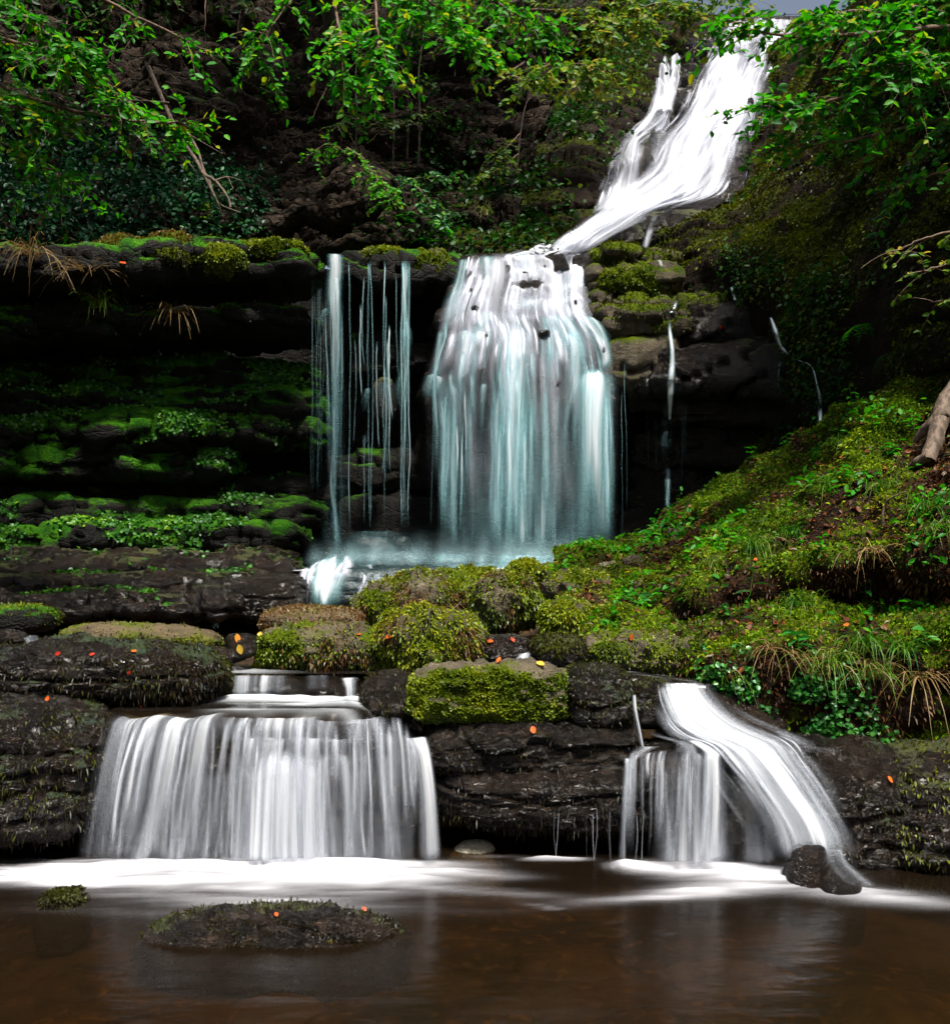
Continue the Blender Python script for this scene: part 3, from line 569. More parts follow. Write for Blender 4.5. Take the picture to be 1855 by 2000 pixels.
# stones on the bank
for k, (bb, D, lb) in enumerate([((1215, 1290, 1085, 1140), 9.8, 'leaning triangular grey stone on the leaf covered bank'), ((1240, 1290, 1045, 1075), 10.7, 'small dark stone on the crest of the bank by the pool'),
        ((1305, 1365, 1030, 1075), 10.4, 'brown mossy stone on the bank crest right of the pool'), ((1160, 1215, 1095, 1130), 9.9, 'flat pale stone among the litter on the bank'), ((1390, 1440, 1020, 1050), 9.9, 'flat grey stone in the grass of the bank'),
        ((1330, 1440, 1075, 1160), 8.9, 'big mossy boulder in the bank above the hollow')]):
    R('boulder', lb, bb, D, 0.4, 'moss' if k != 3 else 'grey', 2.7, 20, 150+k, 0.10, 9, moss=(0.1 if k < 5 else 0.5, 0.5))
# rocks at the foot of the main fall
for k, (bb, D, dep, lb) in enumerate([((672, 782, 1043, 1105), 12.6, 0.8, 'large dark teal boulder under the thin falls'), ((765, 802, 1046, 1085), 12.7, 0.4, 'small dark boulder leaning on the large teal one'), ((680, 765, 1080, 1118), 12.3, 0.5, 'low dark boulder below the large teal one'),
        ((760, 825, 1078, 1112), 12.4, 0.4, 'dark wet stone in the middle of the plunge pool'), ((845, 915, 1083, 1118), 12.5, 0.5, 'rounded dark stone at the foot of the main fall'), ((605, 672, 1095, 1135), 12.2, 0.6, 'dark stone showing through the base cascade'),
        ((890, 1010, 1102, 1135), 12.4, 0.6, 'low dark ledge stone at the foot of the main fall'), ((1010, 1110, 1094, 1120), 12.6, 0.5, 'flat stone under the right end of the main fall')]):
    R('boulder', lb, bb, D, dep, 'base', 2.6, 22, 160+k, 0.10, 6, moss=(-0.1, 0.2))
R('slab', 'dark blue rock step under the base cascade', (575, 1000, 1110, 1200), 11.4, 1.3, 'base', 3.6, 34, 170, 0.08, moss=(-0.2, 0.1), zfreq=3)
R('slab', 'black layered rock with a trickle left of the base cascade', (430, 600, 1125, 1215), 10.6, 1.2, 'wet', 3.6, 30, 171, 0.10, moss=(0.0, 0.2), zfreq=3)
# right cascade
R('boulder', 'dark rock that the left strands of the right cascade run over', (1215, 1425, 1462, 1600), 6.15, 0.8, 'wet', 3.0, 36, 180, 0.08, moss=(0.05, 0.1))
R('boulder', 'small dark block at the top of the right cascade', (1228, 1305, 1325, 1425), 6.6, 0.5, 'wet', 3.4, 26, 181, 0.08, moss=(0.2, 0.2))
R('boulder', 'rock core under the right cascade', (1270, 1560, 1345, 1700), 6.5, 0.9, 'wet', 2.6, 32, 182, 0.10, moss=(-0.3, 0), tilt=-0.2)
R('boulder', 'wet glistening rock mass right of the right cascade', (1500, 1780, 1455, 1730), 6.05, 1.0, 'wet', 2.8, 44, 183, 0.14, moss=(0.1, 0.15))
R('boulder', 'rock with brown trailing moss at the right edge of the pool', (1690, 2000, 1460, 1740), 5.95, 1.0, 'wet', 2.8, 36, 184, 0.14, moss=(0.4, 0.2))
# under the left cascade
R('slab', 'rock sill behind the left cascade', (190, 850, 1405, 1700), 6.42, 1.1, 'wet', 5.0, 40, 185, 0.05, moss=(-0.3, 0))
R('slab', 'rock step under the little upper drop of the left stream', (425, 730, 1322, 1420), 7.05, 0.8, 'wet', 5.0, 28, 186, 0.06, moss=(-0.3, 0))
# moss cushions on the edge of the upper ledge
for k, (bb, D, lb) in enumerate([((285, 380, 456, 498), 12.0, 'brown moss cushion on the upper ledge'), ((375, 475, 478, 530), 11.9, 'green moss cushion hanging over the ledge edge'), ((450, 600, 470, 510), 12.3, 'bright moss cushion at the right end of the upper ledge'),
        ((280, 370, 485, 525), 11.7, 'dark olive moss cushion in front of the brown one'), ((180, 290, 462, 515), 11.8, 'low brown moss cushion on the left of the ledge'), ((700, 800, 484, 515), 13.6, 'bright moss cushion between the thin falls'), ((795, 885, 490, 548), 13.5, 'moss cushion left of the main fall lip'),
        ((1150, 1240, 486, 525), 13.3, 'green moss cushion right of the main fall lip'), ((1235, 1330, 488, 530), 13.3, 'dark moss cushion below the little side stream'), ((1160, 1330, 515, 580), 13.1, 'wide moss hummock beside the main fall')]):
    R('moss_cushion', lb, bb, D, 0.5, 'moss', 2.3, 24, 200+k, 0.14, moss=(0.7, 0.1), cat='moss')
R('boulder', 'dark mossy boulder dividing the stream above the main fall', (1162, 1262, 432, 500), 14.0, 0.7, 'wet', 2.6, 26, 220, 0.10, 6, moss=(0.25, 0.4))
R('boulder', 'dark rock hump beside the small side stream', (1240, 1420, 410, 500), 14.0, 0.8, 'wet', 2.7, 28, 221, 0.10, moss=(0.3, 0.5))
R('boulder', 'mossy rock lump in the thin falls', (725, 775, 735, 830), 13.3, 0.4, 'wet', 2.4, 24, 222, 0.14, moss=(0.3, 0.3))

ORD = 'first second third fourth fifth sixth seventh eighth ninth tenth eleventh twelfth thirteenth fourteenth'.split()
MK = [1210, 1062, 1365, 900, 935, 1480, 1320, 905, 1000, 1385, 765, 1640, 980, 1110]; UK = [500, 470, 330, 860, 310, 820, 700, 590, 420]
# knobs of dark rock that break the white water
for k, (zx, zy, w, h, d) in enumerate([(1210, 285, 60, 60, 13.3), (1062, 425, 60, 80, 13.2), (1365, 262, 60, 50, 13.35), (900, 285, 50, 60, 13.35), (935, 470, 60, 50, 13.05), (1480, 440, 50, 60, 13.1), (1320, 610, 90, 70, 12.75), (905, 380, 40, 90, 13.2), (1000, 640, 50, 120, 12.8), (1385, 880, 50, 90, 12.6), (765, 640, 40, 70, 12.9), (1640, 700, 40, 70, 12.75), (980, 820, 60, 60, 12.65), (1110, 250, 45, 60, 13.4)]):
    x, y = 600+zx*0.3517, 440+zy*0.3517
    R('rock_knob', ORD[sorted(MK).index(zx)]+' small dark rock knob from the left in the main fall', (x-w*0.17, x+w*0.17, y-h*0.17, y+h*0.17), d+0.0, 0.35, 'wet', 2.4, 12, 240+k, 0.14, 5, moss=(-0.2, 0.2), group='rock knobs in the main fall', key='knob%d' % k)
for k, (zx, zy, w, h) in enumerate([(500, 420, 50, 90), (470, 560, 50, 120), (330, 720, 60, 110), (860, 260, 70, 80), (310, 850, 50, 110), (820, 560, 40, 120), (700, 420, 40, 40), (590, 700, 40, 40), (420, 880, 50, 35)]):
    x, y = 1150+zx*0.3815, zy*0.3815; d = float(np.interp(y, [q[0] for q in UF][::-1], [q[3] for q in UF][::-1]))-0.74
    R('rock_knob', ORD[sorted(UK).index(zx)]+' dark wet rock knob from the left in the upper fall', (x-w*0.19, x+w*0.19, y-h*0.19, y+h*0.19), d, 0.5, 'wet', 2.4, 12, 260+k, 0.14, 5, moss=(-0.2, 0.2), group='rock knobs in the upper fall', key='uknob%d' % k)

# ------------------------------------------------------------------ fibres, leaves and plants
def sample(S, n, rng, wfun=None):
    V, F, N, m = S['V'], S['F'], S['N'], S['m']
    A, B, C, Dd = (V[F[:, k]] for k in range(4))
    area = 0.5*np.linalg.norm(np.cross(C-A, Dd-B), axis=1)
    w = area*np.clip(m[F].mean(1)-0.25, 0, 1) if wfun is None else area*wfun(V[F].mean(1), N[F].mean(1), m[F].mean(1))
    w = w/(w.sum()+1e-12); i = rng.choice(len(F), n, p=w)
    u, v = rng.random((2, n, 1))
    P = (A[i]*(1-u)+B[i]*u)*(1-v)+(Dd[i]*(1-u)+C[i]*u)*v
    Nn = N[F[i]].mean(1); Nn /= np.linalg.norm(Nn, axis=1)[:, None]+1e-9
    return P, Nn

def unit(v): return v/(np.linalg.norm(v, axis=-1, keepdims=True)+1e-9)

def blades(P, N, rng, length, width, hang=0.4, spread=0.7, droop=0.5, tint=None):
    """small tapering leaflets, one folded quad each"""
    n = len(P); R = rng.normal(size=(n, 3)); g = np.array([0, 0, -1.0])
    d = unit(N*(1-hang)+g*hang+R*spread*0.5); L = length*rng.uniform(0.5, 1.4, (n, 1))
    side = unit(np.cross(d, unit(R+N*0.3))); w = width*rng.uniform(0.6, 1.3, (n, 1))
    mid = P+d*L*0.5; tip = mid+unit(d+g*droop)*L*0.55
    V = np.stack([P-N*0.01, mid+side*w*0.6, tip, mid-side*w*0.6], 1).reshape(-1, 3)
    F = (np.arange(n)*4)[:, None]+np.array([[0, 1, 2, 3]])
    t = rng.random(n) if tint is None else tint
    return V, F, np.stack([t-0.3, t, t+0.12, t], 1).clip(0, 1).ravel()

def leaves(P, A, N, rng, size, aspect=0.6, fold=0.18, tint=None):
    """folded ovate leaves: base at P, axis A, upper side N; two quads each"""
    n = len(P); A = unit(A); S = unit(np.cross(A, N)); N = np.cross(S, A)
    L = (size*rng.uniform(0.65, 1.25, (n, 1))) if np.isscalar(size) else size; Wd = L*aspect*0.5
    up = N*Wd*fold*2
    V = np.stack([P, P+A*L*0.28+S*Wd*0.85+up, P+A*L*0.66+S*Wd*0.8+up, P+A*L, P+A*L*0.66-S*Wd*0.8+up, P+A*L*0.28-S*Wd*0.85+up], 1).reshape(-1, 3)
    b = (np.arange(n)*6)[:, None]; F = np.concatenate([b+[[0, 1, 2, 3]], b+[[0, 3, 4, 5]]], 0)
    t = rng.random(n) if tint is None else tint
    return V, F, np.repeat(t, 6)

def fuzz(key, n, length, width, mat, hang=0.4, spread=0.7, droop=0.5, wfun=None, tint=None, seed=0, name='moss'):
    S = SURF[key]; rng = np.random.default_rng(seed+hash(len(key)) % 1000)
    P, N = sample(S, n, rng, wfun); t = None
    if tint is not None: t = np.clip(tint[0]+tint[1]*fbm(P*3.0, 3, seed=4)+rng.normal(0, 0.18, n)+0.25*N[:, 2], 0, 1)  # blades facing up tinted lighter: shading painted in, plus browner moss below
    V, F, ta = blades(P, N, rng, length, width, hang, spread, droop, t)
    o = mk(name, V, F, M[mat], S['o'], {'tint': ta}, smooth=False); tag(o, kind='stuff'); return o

FZ = [ # label start, count, length, width, material, hang, tint
    ('long low mossy brown rock', 9000, 0.0240, 0.0055, 'f_dark', 0.0, (0.45, 0.5), lambda P, N, m: 0.25+sstep(0.9, 0.2, N[:, 2])+0.5*(m > .4)),
    ('small round mossy stone in the pool', 1000, 0.0140, 0.0080, 'f_dark', 0.2, (0.6, 0.4), None),
    ('long dark wet boulder with mossy', 9000, 0.0500, 0.0070, 'f_dark', 0.6, (0.5, 0.5), lambda P, N, m: 0.15+sstep(-2.6, -1.8, P[:, 0])+m),
    ('massive dark rock block', 7000, 0.0500, 0.0070, 'f_dark', 0.65, (0.6, 0.6), lambda P, N, m: 0.1+m),
    ('tan topped flat slab', 5175, 0.0216, 0.0101, 'f_olive', 0.4, (0.55, 0.4), lambda P, N, m: np.clip(1.15-N[:, 2], 0, 1)*(0.05+m)),
    ('low dark mossy ledge', 1724, 0.0288, 0.0116, 'f_olive', 0.4, (0.5, 0.4), None),
    ('rust coloured', 5750, 0.0252, 0.0101, 'f_rust', 0.3, (0.4, 0.5), lambda P, N, m: 0.4+0*m),
    ('flat slab with a shaggy', 9200, 0.0306, 0.0116, 'f_moss', 0.6, (0.40, 0.5), lambda P, N, m: 0.25+m*sstep(1.0, 0.3, N[:, 2])),
    ('dome shaped boulder', 12649, 0.0367, 0.0130, 'f_moss', 0.55, (0.55, 0.6), lambda P, N, m: 0.08+np.clip(m-0.1, 0, 1)),
    ('big rectangular block', 14949, 0.0150, 0.0174, 'f_moss', 0.25, (0.55, 0.6), lambda P, N, m: np.clip(m-0.2, 0, 1)*sstep(0.95, 0.45, N[:, 2]+0.45*fbm(P*5, 3, seed=3))),
    ('black wet rock at the left end', 1200, 0.0400, 0.0070, 'f_dark', 0.6, (0.5, 0.4), lambda P, N, m: 0.2+m),
    ('dark brown square block', 2200, 0.0300, 0.0070, 'f_dark', 0.4, (0.6, 0.5), lambda P, N, m: 0.2+m),
    ('wet dark rock bed directly', 2500, 0.0300, 0.0060, 'f_dark', 0.5, (0.4, 0.5), lambda P, N, m: 0.2+m),
    ('glistening lower rock bed', 5000, 0.0500, 0.0060, 'f_dark', 0.75, (0.35, 0.5), lambda P, N, m: 0.1+2*sstep(0.2, -0.5, N[:, 2])),
    ('dark brown mossy rock right', 2500, 0.0400, 0.0070, 'f_dark', 0.6, (0.65, 0.4), None),
    ('long mossy block at the head', 8049, 0.0275, 0.0116, 'f_moss', 0.6, (0.5, 0.5), lambda P, N, m: 0.04+np.clip(m-0.15, 0, 1)),
    ('sloping mound of green', 7474, 0.0367, 0.0145, 'f_moss', 0.45, (0.45, 0.5), lambda P, N, m: 0.04+np.clip(m-0.15, 0, 1)),
    ('high green moss mound', 7474, 0.0367, 0.0159, 'f_moss', 0.4, (0.62, 0.5), lambda P, N, m: 0.04+np.clip(m-0.15, 0, 1)),
    ('tall shaggy moss', 8625, 0.0398, 0.0145, 'f_moss', 0.6, (0.45, 0.6), lambda P, N, m: 0.04+np.clip(m-0.15, 0, 1)),
    ('bright moss lump', 1724, 0.0306, 0.0159, 'f_moss', 0.3, (0.75, 0.4), lambda P, N, m: 0.04+np.clip(m-0.15, 0, 1)),
    ('grey rock with moss cap', 2989, 0.0275, 0.0145, 'f_moss', 0.4, (0.45, 0.5), None),
    ('mossy grey boulder', 1839, 0.0275, 0.0159, 'f_moss', 0.3, (0.55, 0.5), None),
    ('shaggy moss boulder below', 4370, 0.0367, 0.0130, 'f_moss', 0.55, (0.6, 0.4), lambda P, N, m: 0.04+np.clip(m-0.15, 0, 1)),
    ('mossy stone roofing', 1839, 0.0324, 0.0130, 'f_olive', 0.4, (0.65, 0.4), None),
    ('low mossy stone', 2300, 0.0275, 0.0130, 'f_moss', 0.5, (0.5, 0.4), None),
    ('big mossy boulder in the bank', 3219, 0.0306, 0.0145, 'f_moss', 0.4, (0.5, 0.5), None),
    ('small dark block at the top', 800, 0.0300, 0.0070, 'f_dark', 0.5, (0.7, 0.3), None),
    ('wet glistening rock mass', 4500, 0.0350, 0.0060, 'f_dark', 0.6, (0.35, 0.5), lambda P, N, m: 0.15+m),
    ('rock with brown trailing', 11000, 0.0420, 0.0116, 'f_olive', 0.7, (0.35, 0.6), lambda P, N, m: 0.04+np.clip(m-0.15, 0, 1)),
    ('dark rock that the left', 2500, 0.0350, 0.0060, 'f_dark', 0.6, (0.4, 0.4), lambda P, N, m: 0.2+m),
    ('brown moss cushion', 2300, 0.0360, 0.0174, 'f_rust', 0.3, (0.5, 0.4), lambda P, N, m: 1+0*m),
    ('green moss cushion hanging', 2989, 0.0306, 0.0188, 'f_moss', 0.4, (0.55, 0.5), lambda P, N, m: 1+0*m),
    ('bright moss cushion at the right', 3679, 0.0306, 0.0188, 'f_moss', 0.4, (0.7, 0.4), lambda P, N, m: 1+0*m),
    ('dark olive', 2300, 0.0360, 0.0174, 'f_olive', 0.4, (0.4, 0.4), lambda P, N, m: 1+0*m),
    ('low brown moss', 2530, 0.0360, 0.0174, 'f_rust', 0.4, (0.5, 0.5), lambda P, N, m: 1+0*m),
    ('bright moss cushion between', 2070, 0.0306, 0.0188, 'f_moss', 0.3, (0.7, 0.4), lambda P, N, m: 1+0*m),
    ('moss cushion left', 2760, 0.0306, 0.0188, 'f_moss', 0.5, (0.45, 0.5), lambda P, N, m: 1+0*m),
    ('green moss cushion right', 2530, 0.0306, 0.0188, 'f_moss', 0.4, (0.5, 0.5), lambda P, N, m: 1+0*m),
    ('dark moss cushion', 2300, 0.0360, 0.0188, 'f_olive', 0.4, (0.4, 0.5), lambda P, N, m: 1+0*m),
    ('wide moss hummock', 4370, 0.0306, 0.0188, 'f_moss', 0.4, (0.5, 0.5), lambda P, N, m: 1+0*m)]
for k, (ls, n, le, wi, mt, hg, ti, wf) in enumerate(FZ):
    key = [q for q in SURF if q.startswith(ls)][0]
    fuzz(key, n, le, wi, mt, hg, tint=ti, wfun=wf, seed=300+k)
# rust fibres mixed into the mounds
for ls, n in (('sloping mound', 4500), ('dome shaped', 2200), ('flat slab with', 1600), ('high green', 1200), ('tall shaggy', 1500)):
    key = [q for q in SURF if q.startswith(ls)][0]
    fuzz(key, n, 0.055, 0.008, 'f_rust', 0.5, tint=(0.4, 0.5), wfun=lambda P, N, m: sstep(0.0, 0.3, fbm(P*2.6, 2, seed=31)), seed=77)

# low green growth on the beds of the rock face, one part per kind
rngb = np.random.default_rng(12); bag = Bag(); bag2 = Bag()
for S in SURF['beds']:
    left = S['px'] < 400
    if left and S['py'] > 690:
        n = 6500 if S['py'] < 1080 else 500
        P, N = sample(S, n, rngb, lambda P, N, m: np.clip(m-0.30, 0, 1)*sstep(-0.5, 0.4, N[:, 2]+0.35)*sstep(0.0, 0.28, fbm(P*0.9, 3, seed=41)+0.08))
        A = unit(np.cross(N, rngb.normal(size=N.shape))+N*0.35)
        t = np.clip(0.45+0.55*fbm(P*1.3, 3, seed=42)+rngb.normal(0, 0.2, n)+(0.15 if 1015 < S['py'] < 1060 else 0), 0, 1)
        V, F, ta = leaves(P+N*0.012, A, N+0.5*rngb.normal(size=N.shape), rngb, 0.05, 0.9, 0.1, t); bag.add(V, F, ta)
    elif left or S['m'].mean() > 0.38:
        n = 5000 if left else 3200
        P, N = sample(S, n, rngb)
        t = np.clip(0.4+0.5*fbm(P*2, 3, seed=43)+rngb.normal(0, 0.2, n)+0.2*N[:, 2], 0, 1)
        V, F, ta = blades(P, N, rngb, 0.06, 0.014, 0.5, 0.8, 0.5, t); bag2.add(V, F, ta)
bag.build('leafy_growth', M['f_green'], lc, 'stuff', False); bag2.build('hanging_moss', M['f_olive'], lc, 'stuff', False)

# moss and undergrowth on the slopes
def cover(parent, S, n, length, width, mat, hang, tint, wfun, name, seed):
    rng = np.random.default_rng(seed); P, N = sample(S, n, rng, wfun)
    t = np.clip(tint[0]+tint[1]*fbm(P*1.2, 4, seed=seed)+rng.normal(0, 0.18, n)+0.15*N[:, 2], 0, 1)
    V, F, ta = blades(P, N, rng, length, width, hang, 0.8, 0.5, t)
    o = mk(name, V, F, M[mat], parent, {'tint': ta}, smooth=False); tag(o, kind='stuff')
def leafcover(parent, S, n, size, mat, tint, wfun, name, seed, lift=0.05, aspect=0.7):
    rng = np.random.default_rng(seed); P, N = sample(S, n, rng, wfun)
    P = P+N*rng.uniform(0.0, lift, (n, 1)); nn = unit(N*0.5+np.array([0, 0, 0.6])+0.5*rng.normal(size=N.shape)); A = unit(np.cross(nn, rng.normal(size=N.shape)))+np.array([0, 0, -0.25])
    t = np.clip(tint[0]+tint[1]*fbm(P*0.9, 3, seed=seed)+rng.normal(0, 0.2, n), 0, 1)
    V, F, ta = leaves(P, A, nn, rng, size, aspect, 0.15, t)
    o = mk(name, V, F, M[mat], parent, {'tint': ta}, smooth=False); tag(o, kind='stuff')
cover(rb_o, S_rbank, 50000, 0.040, 0.015, 'f_bank', 0.3, (0.45, 0.7), lambda P, N, m: np.clip(m-0.25, 0, 1)*(P[:, 0] < 4.8), 'moss', 401)
cover(rb_o, S_rbank, 12000, 0.05, 0.011, 'f_rust', 0.3, (0.25, 0.5), lambda P, N, m: np.clip(0.8-m, 0, 1)*(P[:, 0] < 4.8), 'leaf_litter', 402)
cover(rw_o, S_rwall, 60000, 0.06, 0.022, 'f_olive', 0.45, (0.42, 0.8), lambda P, N, m: np.clip(m-0.2, 0, 1)*(P[:, 0] < 6.0), 'moss', 403)
leafcover(rb_o, S_rbank, 2600, 0.055, 'l_litter', (0.4, 0.5), lambda P, N, m: np.clip(0.75-m, 0, 1)*sstep(0.1, 0.5, N[:, 2])*(P[:, 0] < 4.6)*(P[:, 2] > 1.0), 'fallen_leaves', 411, 0.02)
leafcover(rw_o, S_rwall, 9000, 0.06, 'l_dark', (0.5, 0.6), lambda P, N, m: sstep(0.05, 0.4, fbm(P*0.7, 3, seed=51))*(P[:, 0] < 6), 'creeping_leaves', 404, 0.12)
cover(lb_o, S_lbank, 18000, 0.06, 0.024, 'f_olive', 0.4, (0.40, 0.6), None, 'moss', 405)
leafcover(lb_o, S_lbank, 9000, 0.10, 'l_dark', (0.45, 0.6), lambda P, N, m: sstep(1.2, 0.0, P[:, 0]-(P[:, 1]-14)*0.42-0.4)*sstep(-0.2, 0.3, fbm(P*0.8, 3, seed=52)+0.1), 'undergrowth', 406, 0.3)
leafcover(cl_o, S_cliff, 18000, 0.085, 'l_ivy', (0.4, 0.5), lambda P, N, m: sstep(8.7, 7.0, P[:, 2]+0.28*(P[:, 0]+3)+0.5*fbm(P*0.8, 2, seed=53))*sstep(-2.8, -4.0, P[:, 0])*(P[:, 0] > -9), 'ivy', 407, 0.45)
leafcover(cl_o, S_cliff, 9000, 0.09, 'l_dark', (0.4, 0.5), lambda P, N, m: sstep(0.12, 0.4, fbm(P*0.55, 4, seed=54))*(P[:, 0] > -9), 'creepers', 408, 0.3)

bpy.context.view_layer.update(); DG = bpy.context.evaluated_depsgraph_get()
def hit(px, py):
    d = Vector(((px-CXP)/FPX, 1.0, -(py-HYP)/FPX)).normalized()
    ok, loc, nor, _, ob, _ = scene.ray_cast(DG, Vector((0, 0, ZC)), d)
    return np.array(loc), np.array(nor), ob

# grass tufts
def grass(px, py, n, ln, label, mat='grass', up=1.0, wid=0.007, tint=(0.5, 0.2), spread=0.6, seed=0, pt=None, lean=(0, -0.3), group=None):
    rng = np.random.default_rng(seed); base = hit(px, py)[0] if pt is None else np.asarray(pt, float)
    ang = rng.uniform(0, 2*np.pi, n); sp = spread*rng.uniform(0.2, 1, n)
    d0 = unit(np.stack([np.cos(ang)*sp+lean[0], np.sin(ang)*sp+lean[1], np.full(n, up)], 1))
    L = ln*rng.uniform(0.55, 1.2, n); K = 6; s = np.linspace(0, 1, K); P = base+np.stack([rng.normal(0, 0.05, n), rng.normal(0, 0.05, n), np.full(n, -0.02)], 1)
    g = rng.uniform(0.5, 1.3, n)
    C = P[:, None]+d0[:, None]*(L[:, None]*s)[..., None]; C[..., 2] -= (g*L)[:, None]*s**2.2*0.9
    hd = unit(np.stack([-d0[:, 1], d0[:, 0], 0*ang], 1)+0.4*rng.normal(size=(n, 3)))
    w = wid*(1-s**2*0.9)
    V = np.stack([C-hd[:, None]*w[None, :, None], C+hd[:, None]*w[None, :, None]], 2).reshape(-1, 3)
    b = (np.arange(n)*K*2)[:, None, None]; k = (np.arange(K-1)*2)[None, :, None]
    F = (b+k+np.array([0, 1, 3, 2])[None, None]).reshape(-1, 4)
    t = np.clip(rng.normal(tint[0], tint[1], n), 0, 1); ta = np.repeat(t, K*2)
    o = mk('grass_tuft', V, F, M[mat], None, {'tint': ta}, smooth=False, origin=base); tag(o, label, 'grass', group); return o
G = [(1420, 1040, 60, 0.40, 'bright green grass tuft on the crest of the bank nearest the pool', 'grass', (0.45, .15)),
     (1470, 1070, 70, 0.42, 'thick bright grass tuft above the black hollow of the bank', 'grass', (0.5, .15)),
     (1390, 1105, 50, 0.40, 'pale arching grass on the mossy boulder in the bank', 'grass', (0.7, .15)),
     (1540, 1045, 40, 0.34, 'blue green tuft drooping in the middle of the bank', 'grass', (0.2, .15)),
     (1690, 1075, 36, 0.42, 'tuft with long drooping straw blades on the right of the bank', 'straw', (0.6, .25)),
     (1620, 960, 60, 0.4, 'green grass tuft half way up the bank', 'grass', (0.5, .2)),
     (1720, 960, 70, 0.42, 'broad grass tuft high on the bank near the trunk', 'grass', (0.5, .2)),
     (1800, 1000, 60, 0.42, 'grass tuft below the tree trunk at the right edge', 'grass', (0.45, .2)),
     (1830, 1040, 50, 0.4, 'grass tuft at the right edge of the picture on the bank', 'grass', (0.55, .2)),
     (1690, 1260, 110, 0.34, 'dense fresh grass tuft on the lower shelf at the right', 'grass', (0.45, .12)),
     (1760, 1270, 90, 0.34, 'fresh grass tuft right of the dense one on the lower shelf', 'grass', (0.45, .15)),
     (1640, 1285, 60, 0.40, 'yellowing grass tuft on the lip of the lower shelf', 'grass', (0.7, .15)),
     (1510, 1265, 60, 0.30, 'brown dry sedge tuft hanging over the cress', 'straw', (0.5, .2)),
     (1610, 1310, 60, 0.5, 'long grass trailing down the right bank face', 'grass', (0.7, .2)),
     (1700, 1320, 60, 0.5, 'trailing grass curtain right of the cress', 'grass', (0.75, .2)),
     (1790, 1320, 50, 0.5, 'sparse trailing straw at the right edge of the bank face', 'straw', (0.4, .2)),
     (1420, 1330, 40, 0.42, 'grass blades dipping towards the right cascade', 'grass', (0.55, .2)),
     (1560, 1180, 40, 0.30, 'small tuft beside the black hollow under the bank', 'grass', (0.5, .2)),
     (1500, 920, 30, 0.26, 'little tuft on the skyline of the bank', 'grass', (0.55, .2)),
     (1640, 865, 30, 0.26, 'little tuft on the bank skyline below the tree', 'grass', (0.55, .2)),
     (950, 420, 40, 0.5, 'dry grass tuft on the slope left of the upper fall', 'grass', (0.8, .15)),
     (60, 500, 70, 0.75, 'brown dry grass hanging from the left end of the ledge', 'straw', (0.3, .2)),
     (35, 590, 60, 0.7, 'pale grass hanging at the far left below the ledge', 'straw', (0.5, .25)),
     (170, 530, 40, 0.6, 'few straw blades hanging from the upper ledge', 'straw', (0.4, .2)),
     (195, 600, 60, 0.6, 'green grass spilling from the middle shelf on the left', 'grass', (0.7, .2)),
     (285, 600, 80, 0.6, 'large green tuft spilling over the middle shelf', 'grass', (0.65, .2)),
     (340, 610, 60, 0.6, 'straw coloured tuft hanging from the middle shelf', 'straw', (0.6, .2))]
for k, (px, py, n, ln, lb, mt, ti) in enumerate(G): grass(px, py, n, ln, lb, mt, 0.9 if mt == 'grass' else 0.35, 0.005 if py > 700 else 0.006, ti, 0.75, 500+k)

# leafy plants: stem part + each leaf a part
def one_leaf_mesh(name, mat, asp=0.5, fold=0.2, curl=0.35):
    K = 6; s = np.linspace(0, 1, K); w = asp*0.5*np.sin(np.pi*s**0.8)**0.8
    V = []
    for i in range(K):
        z = -curl*s[i]**2; V += [(s[i], -w[i], z+w[i]*fold*2), (s[i], 0, z), (s[i], w[i], z+w[i]*fold*2)]
    return mk(name, np.array(V), grid_faces(K, 3), mat, None, {'tint': np.full(len(V), 0.5)}, origin=(0, 0, 0))
_leafproto = {}
def leafy(label, px, py, h, nl, ls, mat='l_vivid', asp=0.55, seed=0, tintv=0.5, cat='plant', name='leafy_plant', pt=None, group=None, lean=(0, 0)):
    rng = np.random.default_rng(seed); base = hit(px, py)[0] if pt is None else np.asarray(pt, float)
    root = empty(name, base); tag(root, label, cat, group)
    s = np.linspace(0, 1, 7); wob = np.cumsum(rng.normal(0, 0.05*h, (7, 2)), 0)
    pts = np.stack([base[0]+wob[:, 0]+lean[0]*h*s, base[1]+wob[:, 1]+lean[1]*h*s, base[2]-0.02+h*s], 1)
    V, F = tube(pts, np.linspace(0.004, 0.002, 7), 5); mk('stem', V, F, M['grass'], root, {'tint': np.full(len(V), 0.4)})
    kk = (mat, asp)
    if kk not in _leafproto:
        p = one_leaf_mesh('leaf', M[mat], asp); _leafproto[kk] = p.data; bpy.data.objects.remove(p)
    for i in range(nl):
        t = 0.3+0.7*(i+0.5)/nl if h > 0.12 else rng.uniform(0.1, 0.9); j = t*6; a = int(min(j, 5)); q = pts[a]+(pts[a+1]-pts[a])*(j-a)
        o = bpy.data.objects.new('leaf', _leafproto[kk]); COL.objects.link(o); o.parent = root
        o.location = Vector((q-base).tolist()); L = ls*rng.uniform(0.7, 1.2); o.scale = (L, L, L)
        o.rotation_euler = (rng.normal(0, 0.3), rng.uniform(-0.5, 0.15), i*2.4+rng.normal(0, 0.4))
    return root
